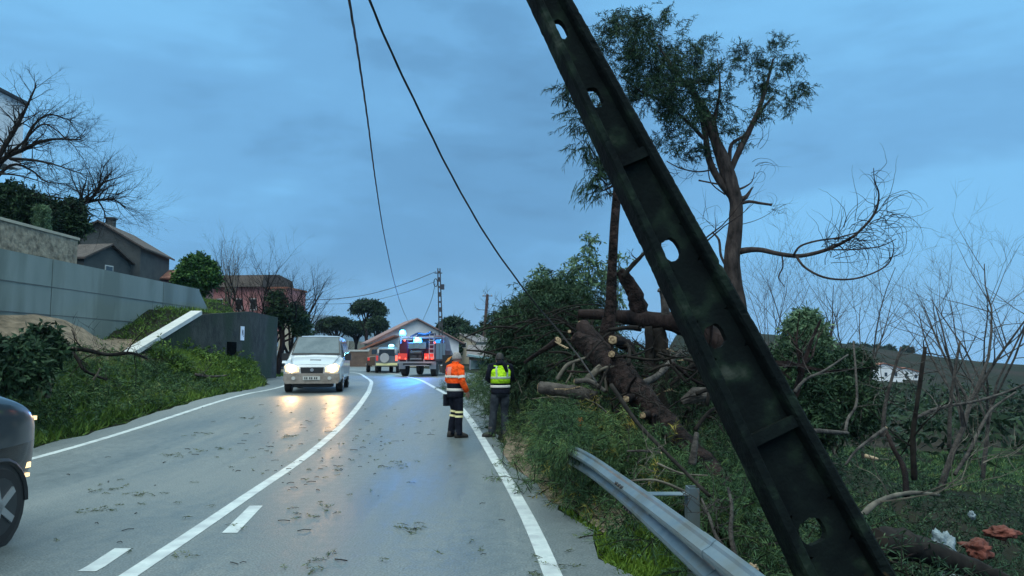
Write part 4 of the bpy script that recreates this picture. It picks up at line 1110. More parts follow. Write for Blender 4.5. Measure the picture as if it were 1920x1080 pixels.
# ------------------------------------------------------------------ right verge grass and cut foliage
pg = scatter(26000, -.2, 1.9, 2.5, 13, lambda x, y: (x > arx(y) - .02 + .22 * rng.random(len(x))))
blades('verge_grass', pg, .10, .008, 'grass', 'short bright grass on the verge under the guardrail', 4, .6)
mg = scatter(9000, 14, 27, 27, 40, lambda x, y: rng.random(len(x)) < .25 + .75 * (np.sin(x * .9) * np.sin(y * .7 + 1) > -.2))
blades('meadow_grass', mg, .25, .02, 'cut', 'wet green grass of the valley meadow', 3, .6)
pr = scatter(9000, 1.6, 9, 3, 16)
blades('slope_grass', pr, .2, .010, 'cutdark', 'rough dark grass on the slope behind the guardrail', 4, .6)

def pile_h(x, y):
    """height of the heap of cut boughs above the ground"""
    e = x - (rx(y) + .25)
    a = np.interp(y, [5.0, 7, 9, 10.5, 14, 18, 26, 30], [0, .3, .75, 1.05, 1.2, 1.5, 1.1, 0])
    return a * sst(e / np.interp(y, [6, 10, 14, 18], [1.8, 1.35, 1.7, 2.4])) * (1 - sst((e - 4.5) / 2.5))
def pile(n, xa, xb, ya, yb, mt, size, nl, ll, lw, name, label, filt=None, jit=.25, base=0.0, droop=.35, upd=.6):
    p = scatter(n, xa, xb, ya, yb, filt)
    hp = pile_h(p[:, 0], p[:, 1]); p[:, 2] += hp * (0.45 + .6 * rng.random(len(p))) + base + jit * rng.random(len(p)) ** 2
    d = unit(rng.normal(size=p.shape) + np.array([-.25, -.25, upd]))
    V, Fc, mi = sprays(p, d, size * (.6 + .8 * rng.random(len(p))), nl, ll, lw, rng, 1, .55, droop, .006)
    return tag(npmesh(name, V, Fc, [M[mt], M['barkdark']], mi), label, 'foliage', kind='stuff')
inpile = lambda x, y: (x > rx(y) + .30 + .25 * np.sin(y * 3.1)) & (y > np.interp(x, [.5, 1.0, 1.4, 6], [8.3, 7.2, 4.6, 4.0]))
pile(7500, -2.5, 5.2, 4.0, 27, 'cut', .38, 44, .095, .0032, 'cut_boughs', 'heap of cut pine boughs and needles over the right verge', inpile)
pile(120, .45, 1.9, 8.0, 12.0, 'yellow', .34, 30, .10, .006, 'headlit_boughs', 'cut boughs coloured yellow for headlight glow beside the far end of the guardrail', lambda x, y: (x > rx(y) + .5) & (rng.random(len(x)) < .6), base=.12)
pile(1500, -.2, 1.25, 6.3, 13.0, 'cut', .28, 26, .07, .005, 'verge_litter', 'thin litter of cut twigs on the verge before the guardrail', lambda x, y: (x > rx(y) + .55) & (rng.random(len(x)) < np.interp(y, [6.3, 8.5], [.15, 1])), base=-.02, jit=.12, upd=.1)
cvr = []
for k in range(1500):
    u = rng.random(); px = 1010 + 400 * u; py = 792 + 175 * u ** 1.2 + rng.normal() * (30 - 10 * u); y_ = 10.6 - 2.9 * u + rng.normal() * .25
    cvr.append(list(P(px, py, y_)))
cvr = [q for q in cvr if proj(Vector(q))[1] > 768 or proj(Vector(q))[0] > 1150]
for k in range(110): cvr.append(list(P(1062 + rng.normal() * 26, 838 + rng.normal() * 14, 8.55 + rng.normal() * .25)))
cvr = np.array(cvr)
V, Fc, mi = sprays(cvr, unit(rng.normal(size=cvr.shape) + np.array([-.3, -.5, .5])), .3 * (.6 + .8 * rng.random(len(cvr))), 42, .085, .0032, rng, 1, .55, .4, .005)
tag(npmesh('green_boughs', V, Fc, [M['cut'], M['barkdark']], mi), 'fresh green pine boughs heaped against the big slanting trunk', 'foliage', kind='stuff')
# big leafy crown of the fallen tree
t = thing('toppled_tree', 'large dark leafy crown of the fallen tree behind the yellow-vested worker', 'tree', (1.0, 17, T(1, 17)))
crown('foliage', t, [(990, 600, 48, 17.5), (1035, 585, 50, 18), (978, 625, 32, 17), (1080, 590, 45, 18), (1000, 650, 55, 17), (985, 690, 40, 16.5), (1060, 640, 50, 17.5), (1040, 552, 26, 18), (1110, 610, 42, 18), (1000, 700, 50, 16), (955, 600, 13, 17), (955, 655, 14, 17), (1020, 560, 25, 18)],
      190, 26, .12, .009, M['cutdark'], 51, .5, .5, .7, t.location, .1)
clump_crown('foliage', t, [(960, 590, 30, 17), (990, 560, 34, 17.5), (1030, 545, 40, 18), (1075, 560, 38, 18), (1110, 590, 40, 18), (950, 640, 24, 17), (975, 660, 30, 16.6), (1010, 620, 60, 17), (1070, 630, 50, 17.3)], 34, 10, 14, .13, .010, M['pine'], 251, .5, .36, t.location, .14)
mb = MB(); rr = random.Random(4)
for k in range(26):
    e = P(rr.uniform(940, 1120), rr.uniform(560, 700), rr.uniform(16.4, 18.4)) - t.location
    s0 = P(rr.uniform(1080, 1140), rr.uniform(620, 680), 17) - t.location
    mb.tube([s0, s0.lerp(e, .5) + Vector((0, 0, rr.uniform(0, .4))), e], [.05, .03, .01], 4, caps=False)
mb.build('branches', M['barkdark'], t)
# pale-leaved saplings sticking up behind it
for k, (px, py, tp_, lab) in enumerate([(1000, 600, [(1015, 515), (1022, 530), (1005, 540), (990, 555), (1030, 548)], 'pale leafy eucalyptus sprout left behind the fallen crown'),
                                    (1095, 600, [(1105, 455), (1098, 480), (1110, 500), (1085, 510), (1100, 530), (1080, 540), (1118, 525)], 'tall pale leafy eucalyptus sprout behind the fallen crown'),
                                    (1150, 620, [(1160, 490), (1152, 510), (1165, 528), (1140, 540), (1135, 520), (1150, 560)], 'pale leafy eucalyptus sprout right beside the upright thin trunk'),
                                    (1055, 600, [(1060, 520), (1050, 540), (1070, 550), (1075, 500)], 'pale leafy eucalyptus sprout in the middle behind the fallen crown')]):
    y_ = 21 + k * .4; b_ = P(px, py, y_); b_.z = T(b_.x, b_.y)
    t = thing('eucalyptus_sapling', lab, 'tree', b_, 0, 'eucalyptus sprouts behind the fallen tree')
    crown('leaves', t, [(a, b, 13, y_) for a, b in tp_], 22, 9, .13, .024, M['pale'], 52 + k, .4, .3, .8, b_, .4)
    mb = MB(); hi = min(tp_, key=lambda q: q[1]); s0 = Vector((0, 0, 0)); e0 = P(hi[0], hi[1], y_) - b_
    mb.tube([s0, s0.lerp(e0, .5), e0], [.06, .035, .01], 5)
    for a, b in tp_: mb.tube([s0.lerp(e0, .55), P(a, b, y_) - b_], [.02, .006], 4, caps=False)
    mb.build('stem', M['barkgrey'], t)

# ------------------------------------------------------------------ fallen trunks and branches
gt = 'fallen trunks and limbs in the heap'
t = stick('big fallen pine trunk slanting down behind the guardrail from its sawn end', [P(1080, 634, 12), P(1112, 655, 11.7), P(1160, 700, 10.9), P(1225, 770, 9.9), P(1290, 838, 9.0), P(1345, 900, 8.4), P(1370, 945, 8.2)], [.11, .18, .225, .17, .135, .13, .15], 'barkred', gt, 'toppled_pine', 'trunk', cut=True)
stick('sawn stub forked above the end of the big fallen trunk', [P(1090, 610, 12.4), P(1105, 628, 12.2), P(1135, 668, 11.8), P(1160, 700, 11.5)], [.11, .14, .18, .18], 'bark', gt, 'fallen_limb', 'trunk', cut=True)
stick('thick fallen trunk lying level behind the leaning pole', [P(1085, 588, 13.8), P(1150, 592, 13.6), P(1210, 600, 13.5), P(1280, 608, 13.2), P(1345, 640, 12.9), P(1420, 700, 12.6), P(1480, 780, 12.2)], [.08, .12, .16, .20, .22, .22, .2], 'bark', gt, 'toppled_pine', 'trunk', twig=6, seed=4)
stick('curved limb rising from the level fallen trunk', [P(1200, 608, 13.6), P(1196, 575, 13.6), P(1187, 545, 13.6), P(1170, 518, 13.6), P(1160, 508, 13.6)], [.20, .17, .14, .11, .07], 'barkred', gt, 'fallen_limb', 'trunk')
stick('thin limb reaching up right beside the curved limb', [P(1168, 520, 13.5), P(1185, 498, 13.5), P(1203, 480, 13.5), P(1225, 455, 13.6)], .05, 'barkdark', gt, 'fallen_limb', 'branch', twig=3)
stick('dark upright stem under the level trunk, widest one', [P(1234, 800, 13.3), P(1240, 720, 13.4), P(1238, 660, 13.4), P(1232, 615, 13.4)], [.2, .17, .16, .15], 'barkdark', gt, 'fallen_limb', 'branch')
stick('dark bent stem under the level trunk, left of the widest stem', [P(1205, 770, 13.2), P(1215, 700, 13.2), P(1218, 650, 13.2), P(1215, 612, 13.2)], [.1, .08, .08, .07], 'barkdark', gt, 'fallen_limb', 'branch', twig=4)
stick('jagged broken snag standing on the level trunk beside the pole', [P(1248, 605, 13.3), P(1246, 570, 13.3), P(1240, 545, 13.3), P(1234, 546, 13.2)], [.09, .07, .05, .02], 'barkgrey', gt, 'fallen_limb', 'branch', twig=2)
stick('pale sawn log lying across the cut boughs', [P(1012, 727, 11.8), P(1040, 730, 11.7), P(1080, 736, 11.6), P(1118, 746, 11.5)], [.10, .10, .105, .10], 'barkgrey', gt, 'log', 'log', cut=True)
stick('sawn limb with big oval pale cut left of the trunk end', [P(1046, 638, 12.6), P(1025, 652, 12.8), P(1000, 668, 13.2), P(984, 680, 13.4)], [.07, .045, .035, .03], 'bark', gt, 'fallen_limb', 'branch', cut=True)
stick('sawn stub with round pale face right of the trunk end', [P(1149, 637, 11.0), P(1162, 640, 11.6), P(1180, 650, 12)], [.085, .09, .1], 'bark', gt, 'fallen_limb', 'branch', cut=True)
stick('small sawn stub facing the road on the big trunk', [P(1147, 664, 10.6), P(1156, 672, 11.1), P(1165, 685, 11.3)], [.055, .06, .07], 'bark', gt, 'fallen_limb', 'branch', cut=True)
stick('sawn stub under the big trunk near the grey sheet stone', [P(1174, 748, 9.8), P(1188, 742, 10.2), P(1200, 735, 10.5)], [.055, .06, .06], 'bark', gt, 'fallen_limb', 'branch', cut=True)
stick('lowest sawn stub under the middle of the big trunk', [P(1205, 779, 9.4), P(1220, 776, 9.8), P(1235, 775, 10)], [.05, .05, .05], 'bark', gt, 'fallen_limb', 'branch', cut=True)
stick('tiny sawn twig end above the white cut of the trunk', [P(1068, 622, 12.2), P(1078, 628, 12.4), P(1092, 640, 12.5)], [.035, .04, .04], 'bark', gt, 'fallen_limb', 'branch', cut=True)
gb = 'pale bare branches tangled in front of the big trunk'
stick('long pale branch curving up left of the big trunk', [P(1044, 712, 11.2), P(1062, 686, 11.2), P(1080, 677, 11.2), P(1101, 670, 11.2)], .035, 'barkpale', gb, 'bare_branch')
stick('thin pale branch dropping from the long curved one', [P(1076, 678, 11.2), P(1073, 697, 11.2), P(1061, 719, 11.2)], .022, 'barkpale', gb, 'bare_branch')
stick('stout pale forked branch leaning against the big trunk', [P(1098, 713, 10.9), P(1112, 702, 10.9), P(1121, 692, 10.9), P(1127, 686, 10.9)], [.05, .055, .05, .04], 'barkpale', gb, 'bare_branch')
stick('thin pale branch pointing right from the stout forked one', [P(1122, 696, 10.9), P(1138, 689, 10.8), P(1156, 688, 10.7)], .03, 'barkpale', gb, 'bare_branch')
stick('bent branch with white torn end above the pale log', [P(1079, 715, 10.9), P(1104, 714, 10.8), P(1122, 724, 10.7), P(1136, 734, 10.6)], [.04, .035, .03, .03], 'barkgrey', gb, 'bare_branch', cut=True)
stick('short upright pale branch behind the torn one', [P(1138, 735, 10.8), P(1136, 715, 10.8), P(1134, 697, 10.8)], .03, 'barkpale', gb, 'bare_branch')
stick('slanting branch from the big trunk up towards the pole', [P(1198, 722, 10.4), P(1233, 704, 10.8), P(1262, 673, 11.2), P(1277, 658, 11.4)], .055, 'barkgrey', gb, 'bare_branch', twig=3)
stick('dark branch running down the boughs below the big trunk', [P(1146, 722, 9.6), P(1173, 762, 9.0), P(1197, 795, 8.5), P(1250, 850, 7.6), P(1330, 930, 6.7)], .03, 'barkdark', gb, 'bare_branch')
stick('grey stub curving beside the lower big trunk', [P(1298, 870, 8.0), P(1302, 840, 8.0), P(1306, 812, 8.1)], .045, 'barkgrey', gb, 'bare_branch')
stick('forked pale twig standing behind the near guardrail', [P(1380, 1050, 4.9), P(1370, 1000, 5.0), P(1372, 950, 5.2), P(1365, 915, 5.4)], .018, 'barkgrey', gb, 'bare_branch', twig=4, seed=7)
stick('thin twig leaning left behind the near guardrail', [P(1375, 1045, 4.9), P(1345, 1010, 5.0), P(1330, 970, 5.2), P(1315, 935, 5.4)], .015, 'barkgrey', gb, 'bare_branch', twig=3, seed=8)
rr = random.Random(99)
for k in range(34):
    px, py = rr.uniform(1140, 1370), rr.uniform(615, 860); y_ = rr.uniform(11.2, 13.5)
    an = rr.uniform(0, math.pi); ln = rr.uniform(30, 90)
    a = P(px, py, y_); b = P(px + math.cos(an) * ln, py + math.sin(an) * ln, y_ + rr.uniform(-.6, .6)); c = a.lerp(b, .5) + Vector((rr.uniform(-.1, .1), 0, rr.uniform(-.15, .15)))
    tt = stick('dark bare branch in the tangle under the level fallen trunk', [a, c, b], rr.uniform(.02, .05), 'barkdark', 'dark branches under the level fallen trunk', 'bare_branch', twig=4, seed=k)
# dark earth root plate / stones glimpsed behind
t = thing('boulder', 'pale grey mossy stone behind the big trunk beside the pole', 'stone', P(1322, 742, 11))
mb = MB(); rr = random.Random(3)
mb.tube([Vector((-.35, 0, -.1)), Vector((-.15, 0, 0)), Vector((.1, 0, .02)), Vector((.4, 0, -.08))], [.05, .10, .09, .03], 9, rough=.3, rng=rr); mb.build('rock', M['barkgrey'], t)
# round orange object in the foliage, given a faint glow
t = thing('orange_object', 'small round orange object with a faint glow lying in the cut boughs behind the guardrail end', 'lamp', P(1087, 788, 10.0))
mb = MB(); mb.ell([(0, 0, -.045, .03, .03), (0, 0, -.035, .042, .042), (0, 0, 0, .048, .045), (0, 0, .03, .036, .036), (.004, 0, .042, .015, .015)], 12); mb.build('lens', M['amber'], t, True)
mb = MB(); mb.ell([(.0, 0, -.08, .03, .03), (.0, 0, -.05, .034, .034)], 12); mb.build('base', M['orangesign'], t, True)

# thin upright trunk carrying the left tuft of the crown
b_ = P(1128, 700, 12.6)
t = thing('leaning_pine', 'slender reddish pine trunk rising left of the leaning pole with ragged tufts', 'tree', b_)
mb = MB()
pts = [P(1128, 700, 12.6), P(1137, 630, 12.6), P(1146, 575, 12.7), P(1148, 500, 12.8), P(1152, 420, 12.9), P(1158, 350, 13.0), P(1150, 280, 13.2), P(1130, 220, 13.4)]
mb.tube([p - b_ for p in pts], [.16, .135, .105, .085, .08, .075, .06, .03], 9, rough=.05, rng=random.Random(1)); mb.build('trunk', M['barkred'], t, True)
lb = [(1062, 178), (1080, 195), (1100, 215), (1085, 225), (1110, 245), (1095, 262), (1118, 275), (1105, 290), (1128, 300), (1112, 318), (1125, 335), (1108, 345), (1135, 355), (1150, 340), (1070, 160), (1120, 190), (1140, 230), (1148, 200), (1160, 250), (1160, 300)]
bl = [(a, b, 13, 13.2) for a, b in lb]
clump_crown('crown', t, [(a, b, 15, c) for a, b, _, c in bl], 52, 9, 14, .11, .007, M['pine'], 61, .5, .24, b_, .09)
mb = MB(); rr = random.Random(6)
for a, b in lb:
    e = P(a, b, 13.2) - b_; s0 = (P(1156, max(b, 330) if b > 300 else 320, 13.1) if b > 240 else P(1140, 250, 13.3)) - b_
    mb.tube([s0, s0.lerp(e, .5) + Vector((0, 0, -.12)), e], [.03, .018, .006], 4, caps=False)
mb.build('branches', M['barkdark'], t)

# main standing pine
def main_pine():
    Y = 22.0
    b_ = P(1392, 700, Y); b_.z = T(b_.x, Y) - .2
    t = thing('pine_tree', 'tall storm-battered pine with broken limbs rising behind the leaning pole', 'tree', b_)
    mb = MB()
    def tb(pp, rad, n=9, y=Y, y2=None):
        pts = [P(a, b, y + ((y2 or y) - y) * i / (len(pp) - 1)) - b_ for i, (a, b) in enumerate(pp)]
        sp = []; sr = []
        for i in range(len(pts) - 1):
            p0, p1, p2, p3 = pts[max(i - 1, 0)], pts[i], pts[i + 1], pts[min(i + 2, len(pts) - 1)]
            for k in range(4):
                u = k / 4
                sp.append(.5 * ((2 * p1) + (p2 - p0) * u + (2 * p0 - 5 * p1 + 4 * p2 - p3) * u * u + (3 * p1 - p0 - 3 * p2 + p3) * u ** 3)); sr.append((rad[i] * (1 - u) + rad[i + 1] * u) * .78)
        sp.append(pts[-1]); sr.append(rad[-1])
        mb.tube(sp, sr, n, rough=.05, rng=random.Random(2)); return sp
    tr = tb([(1400, 760), (1392, 660), (1380, 560), (1372, 500), (1378, 430), (1380, 380), (1368, 340), (1352, 290), (1335, 250), (1318, 215)], [.42, .38, .34, .32, .27, .25, .30, .25, .17, .10], 11)
    tb([(1378, 375), (1350, 340), (1330, 300), (1322, 250), (1310, 200), (1290, 160)], [.16, .14, .13, .11, .09, .05])
    tb([(1365, 330), (1385, 285), (1405, 245), (1425, 200), (1440, 150), (1450, 110)], [.13, .12, .11, .09, .06, .03])
    tb([(1368, 300), (1372, 270), (1400, 250), (1430, 205), (1450, 180)], [.08, .07, .06, .05, .03])
    tb([(1345, 290), (1340, 240), (1320, 200), (1280, 150), (1250, 110), (1230, 80)], [.13, .11, .1, .07, .05, .02])
    tb([(1335, 250), (1345, 200), (1350, 160), (1345, 110)], [.08, .06, .04, .02])
    tb([(1320, 260), (1280, 220), (1240, 190), (1200, 170), (1160, 140)], [.08, .06, .05, .03, .02])
    # bare lower sprigs and broken stubs
    tb([(1385, 382), (1405, 378), (1425, 381), (1447, 384)], [.08, .06, .05, .045], 6)
    tb([(1388, 372), (1398, 370), (1408, 356), (1413, 350)], [.10, .09, .04, .01], 6)
    tb([(1385, 355), (1397, 350), (1410, 340), (1415, 322)], [.05, .04, .02, .01], 5)
    tb([(1375, 350), (1340, 344), (1310, 338)], [.04, .035, .03], 5)
    tb([(1360, 365), (1335, 345), (1328, 320), (1330, 300)], [.03, .025, .02, .015], 5)
    tb([(1345, 316), (1310, 322), (1275, 315), (1250, 302)], [.035, .03, .025, .02], 5)
    tb([(1385, 422), (1415, 414), (1440, 402), (1458, 388)], [.02, .016, .012, .008], 4)
    tb([(1365, 505), (1352, 480), (1348, 450), (1335, 435)], [.05, .05, .045, .03], 6)
    # long bare limb reaching right
    tb([(1384, 472), (1420, 468), (1460, 476), (1500, 480), (1545, 470), (1580, 455), (1610, 435), (1640, 400), (1648, 365), (1640, 340), (1638, 315)], [.14, .10, .085, .08, .07, .06, .05, .045, .03, .02, .01], 7, Y, Y - 2)
    tb([(1488, 478), (1500, 462), (1530, 452), (1570, 446), (1610, 435)], [.04, .04, .035, .03, .02], 5, Y - .6, Y - 1.5)
    tb([(1494, 482), (1510, 502), (1545, 520), (1590, 524), (1630, 515), (1665, 495), (1676, 465), (1670, 445)], [.05, .045, .04, .035, .03, .025, .015, .008], 5, Y - .8, Y - 2.6)
    tb([(1466, 478), (1468, 500), (1460, 520), (1472, 538)], [.03, .03, .025, .01], 5)
    tb([(1545, 468), (1600, 468), (1650, 462), (1680, 448)], [.03, .025, .02, .01], 5, Y - 1, Y - 2)
    trunk = mb.build('trunk', M['barkbrown'], t, True)
    mc = MB(); rr = random.Random(12)
    # curly dead twigs at the end of the limb
    def curl(px, py, y, ang, turn, ln, r):
        p = P(px, py, y) - b_; pts = [p]; a = ang
        for i in range(11):
            a += turn + rr.gauss(0, .18)
            p = p + Vector((math.cos(a), rr.gauss(0, .15), math.sin(a))) * ln / 11; pts.append(p)
        mc.tube(pts, [r * (1 - .07 * i) for i in range(12)], 3, caps=False)
        return pts
    for k in range(78):
        px = rr.uniform(1545, 1668); py = 472 - (px - 1545) * .65 + rr.uniform(-22, 30)
        curl(px, py, Y - 1.5 + rr.uniform(-.6, .6), rr.uniform(-.4, 1.9), rr.uniform(-.32, .08), rr.uniform(.5, 1.7), .012)
    for k in range(14): curl(rr.uniform(1520, 1600), rr.uniform(440, 470), Y - 1.2, rr.uniform(.3, 2.0), rr.uniform(-.25, .05), rr.uniform(.6, 1.4), .010)
    for k in range(12): curl(rr.uniform(1630, 1650), rr.uniform(320, 420), Y - 2, rr.uniform(-.6, 1.5), rr.uniform(-.3, .25), rr.uniform(.4, 1.2), .010)
    for k in range(16): curl(rr.uniform(1640, 1680), rr.uniform(440, 500), Y - 2.3, rr.uniform(-.8, 1.0), rr.uniform(.0, .35), rr.uniform(.5, 1.2), .009)
    for k in range(12): curl(rr.uniform(1440, 1460), rr.uniform(385, 405), Y, rr.uniform(-.6, 1.3), rr.uniform(-.3, .3), rr.uniform(.3, .9), .007)
    for k in range(18): curl(rr.uniform(1395, 1425), rr.uniform(230, 340), Y, rr.uniform(.2, 1.6), rr.uniform(-.3, .3), rr.uniform(.4, 1.1), .009)
    for k in range(14): curl(rr.uniform(1255, 1330), rr.uniform(300, 330), Y, rr.uniform(1.2, 4.6), rr.uniform(-.3, .3), rr.uniform(.4, 1.0), .008)
    for k in range(10): curl(rr.uniform(1310, 1350), rr.uniform(400, 440), Y, rr.uniform(.6, 2.4), rr.uniform(-.3, .3), rr.uniform(.5, 1.2), .008)
    mc.build('twigs', M['barkdark'], t)
    # clumps of the crown (px, py, radius)
    B1 = [(1150, 45, 22), (1175, 40, 22), (1200, 45, 22), (1140, 75, 26), (1170, 80, 30), (1205, 80, 30), (1235, 70, 18), (1180, 115, 30), (1215, 120, 32), (1250, 110, 30), (1240, 145, 34), (1275, 130, 30), (1300, 120, 24), (1215, 160, 30), (1260, 175, 30), (1295, 165, 30), (1320, 150, 20), (1255, 205, 26), (1285, 210, 24), (1240, 230, 18), (1310, 195, 22), (1255, 40, 12), (1245, 28, 9), (1275, 60, 12), (1300, 75, 13), (1320, 80, 10), (1290, 95, 16), (1185, 150, 24), (1345, 130, 12), (1360, 155, 14), (1345, 180, 14), (1340, 215, 15), (1365, 200, 10),
          (1325, 225, 17), (1300, 245, 14), (1285, 270, 12), (1310, 285, 11), (1290, 290, 12), (1275, 245, 12), (1345, 240, 13), (1225, 190, 24), (1240, 265, 8), (1270, 285, 9), (1330, 290, 8), (1195, 185, 20)]
    B2 = [(1400, 100, 14), (1420, 105, 16), (1385, 95, 9), (1445, 90, 13), (1460, 82, 10), (1475, 100, 11), (1450, 115, 15), (1430, 130, 16), (1410, 140, 12), (1470, 140, 15), (1490, 150, 13), (1440, 160, 16), (1460, 170, 16), (1485, 180, 13), (1505, 180, 10), (1500, 160, 9), (1475, 195, 10), (1440, 190, 12), (1415, 165, 9), (1380, 115, 8), (1440, 220, 7), (1380, 240, 9), (1395, 260, 8), (1375, 180, 8), (1360, 240, 9), (1480, 125, 8), (1495, 115, 6), (1425, 225, 8)]
    clump_crown('crown', t, [(a, b, r_ * 1.25, Y + rr.uniform(-1.6, 1.0) * (r_ / 25)) for a, b, r_ in B1], 30, 10, 17, .13, .010, M['pine'], 71, .2, .34, b_, .13)
    clump_crown('crown', t, [(a, b, r_ * 1.35, Y + rr.uniform(-.5, .5)) for a, b, r_ in B2], 27, 10, 16, .12, .009, M['pine'], 72, .2, .30, b_, .11)
    return t
main_pine()

# ------------------------------------------------------------------ right side trees, brush and debris
bare_tree('pale bare tree leaning right at the far right edge', 1745, 690, 26, P(1800, 455, 26).z, 81, r=.11, mt='barkgrey', lean=(.45, 0, 1), spread=.75, kids=(6, 5, 4, 4), trunkf=.4)
bare_tree('bare tree with two upright stems behind the curly dead limb', 1612, 700, 33, P(1620, 500, 33).z, 82, r=.08, mt='barkgrey', spread=.65, kids=(6, 5, 4, 4), trunkf=.35)
bare_tree('bare tree forking low between the evergreen and the white villas', 1575, 690, 30, P(1540, 515, 30).z, 83, r=.07, mt='barkgrey', lean=(-.35, 0, 1), spread=.6, kids=(6, 5, 4, 4), trunkf=.4)
bare_tree('slim bare tree just right of the leaning pole', 1440, 680, 34, P(1425, 515, 34).z, 84, r=.05, mt='barkgrey', spread=.4, kids=(6, 5, 4, 3), trunkf=.4)
bare_tree('bare tree at the right edge behind the pale leaning one', 1830, 700, 30, P(1870, 480, 30).z, 85, r=.09, mt='barkgrey', lean=(.15, 0, 1), spread=.7, kids=(6, 5, 4, 4), trunkf=.35)
mixed_tree('evergreen_tree', 'small blue-green evergreen right of the leaning pole', [(1510, 605, 16, 24), (1500, 625, 22, 24), (1525, 622, 16, 24), (1505, 645, 26, 24), (1490, 660, 22, 24), (1530, 650, 20, 24)], 120, (1505, 1508, 640), 24, nleaf=14, ll=.2, lw=.03, mt='pale', seed=86, size=.35, tr=.12)
bl = []
rr = random.Random(31)
mixed_tree('dark_holm_oak', 'broad dark evergreen mass below the small evergreen beside the pole', [(1490, 690, 42, 19), (1540, 700, 45, 19.5), (1580, 720, 40, 20), (1500, 740, 50, 18.5), (1560, 760, 50, 18.5), (1600, 770, 32, 18.5), (1520, 790, 45, 18), (1600, 690, 20, 20)], 330, (1540, 1540, 720), 19, nleaf=20, ll=.14, lw=.022, mt='bush', seed=87, size=.4, tr=.18)
# tree row on the heath hill
for k, (px, py, r_, lab) in enumerate([(1600, 652, 7, 'round tree on the hill crest, leftmost of the row'), (1622, 653, 8, 'round tree on the hill crest, second from the left'), (1645, 655, 8, 'round tree on the hill crest, rightmost of the low row'), (1667, 655, 6, 'single upright tree on the hill crest'), (1700, 656, 6, 'tall narrow tree on the hill crest further right')]):
    t = thing('crest_tree', lab, 'tree', (P(px, py, 285).x, 285, P(px, py + 12, 285).z), 0, 'trees on the hill crest')
    o_ = t.location
    crown('crown', t, [(px, py, r_, 285, .7), (px - 3, py + 2, r_ * .8, 285, .7), (px + 4, py + 1, r_ * .7, 285, .7)], 70, 8, 1.0, .3, M['pine_far'], 88 + k, .1, 1.0, .8, o_)
    mb = MB(); mb.tube([(0, 0, -3), (0, 0, 2.4)], [.3, .2], 5); mb.build('trunk', M['barkdark'], t)
# shrubs and bramble down the slope
def shrubstuff(n, xa, xb, ya, yb, name, label, mt, hmax, size, nl, ll, lw, filt=None):
    p = scatter(n, xa, xb, ya, yb, filt)
    nz = (np.sin(p[:, 0] * 1.3 + 2) * np.sin(p[:, 1] * .9) + 1) * .5
    p[:, 2] += rng.random(len(p)) * hmax * (.3 + .9 * nz)
    V, Fc, mi = sprays(p, unit(rng.normal(size=p.shape) + np.array([0, -.2, .8])), size * (.6 + .8 * rng.random(len(p))), nl, ll, lw, rng, 1, .6, .25, .006)
    tag(npmesh(name, V, Fc, [M[mt], M['barkdark']], mi), label, 'undergrowth', kind='stuff')
shrubstuff(7000, 2.0, 9, 4.2, 16, 'slope_undergrowth', 'dark undergrowth on the slope behind the leaning pole', 'cutdark', .85, .38, 30, .06, .005)
shrubstuff(2400, 4, 22, 13, 34, 'valley_undergrowth', 'dark bushes lower down the valley side', 'cutdark', 1.1, .6, 26, .11, .014, lambda x, y: ~((x > 13.5) & (y > 24) & (y < 34) & (x < 24)))
shrubstuff(1500, 18, 80, 34, 100, 'far_undergrowth', 'dark scrub on the far valley floor', 'pine_far', 1.8, 2.0, 14, .6, .12)
gr = 'bare branches over the slope on the right'
stick('pale lichen-covered branch arching out from the lower right of the pole', [P(1612, 972, 5.6), P(1640, 945, 5.8), P(1675, 930, 6.1), P(1715, 924, 6.3), P(1760, 928, 6.5)], .026, 'barkpale', gr, 'bare_branch', twig=4, seed=21)
stick('pale branch rising right beside the middle of the pole', [P(1490, 735, 9), P(1510, 712, 9.2), P(1545, 695, 9.5), P(1590, 665, 10)], .022, 'barkgrey', gr, 'bare_branch', twig=3, seed=22)
stick('level branch sticking out right of the lower pole', [P(1525, 808, 8), P(1560, 810, 8.2), P(1590, 812, 8.4)], .03, 'barkgrey', gr, 'bare_branch')
stick('thin branch bending up to the evergreen mass', [P(1585, 810, 8.4), P(1590, 785, 8.6), P(1606, 755, 8.8), P(1604, 690, 9), P(1600, 640, 9.3)], .02, 'barkgrey', gr, 'bare_branch', twig=4, seed=23)
stick('split stick with raw pale end slanting up the slope', [P(1660, 803, 8.5), P(1630, 825, 8.3), P(1605, 845, 8.1), P(1585, 872, 7.9)], .02, 'barkgrey', gr, 'bare_branch', cut=True, twig=2)
stick('pale splinter lying below the split stick', [P(1622, 855, 8), P(1634, 858, 8), P(1646, 861, 8)], .025, 'wood', gr, 'bare_branch')
stick('leaning mossy trunk running down from the split stick', [P(1660, 805, 8.6), P(1675, 840, 8.4), P(1695, 880, 8.2), P(1700, 930, 8)], [.02, .026, .03, .035], 'bark', gr, 'bare_branch')
stick('long branch crossing the hill to the right edge', [P(1715, 785, 14), P(1760, 765, 14.5), P(1830, 752, 15), P(1900, 730, 15.5), P(1960, 700, 16)], .035, 'barkgrey', gr, 'bare_branch', twig=7, seed=25)
stick('crooked pale branch before the meadow', [P(1790, 890, 11), P(1815, 850, 11.2), P(1845, 790, 11.5), P(1862, 765, 11.8), P(1905, 735, 12)], .03, 'barkgrey', gr, 'bare_branch', twig=5, seed=26)
stick('dark sapling stem standing right of the evergreen mass', [P(1715, 900, 13), P(1712, 820, 13), P(1722, 740, 13), P(1735, 650, 13)], .055, 'barkdark', gr, 'bare_branch', twig=6, seed=27)
stick('thin pale sapling stem left of the long crossing branch', [P(1780, 840, 14), P(1782, 760, 14), P(1790, 700, 14), P(1800, 640, 14)], .04, 'barkgrey', gr, 'bare_branch', twig=5, seed=28)
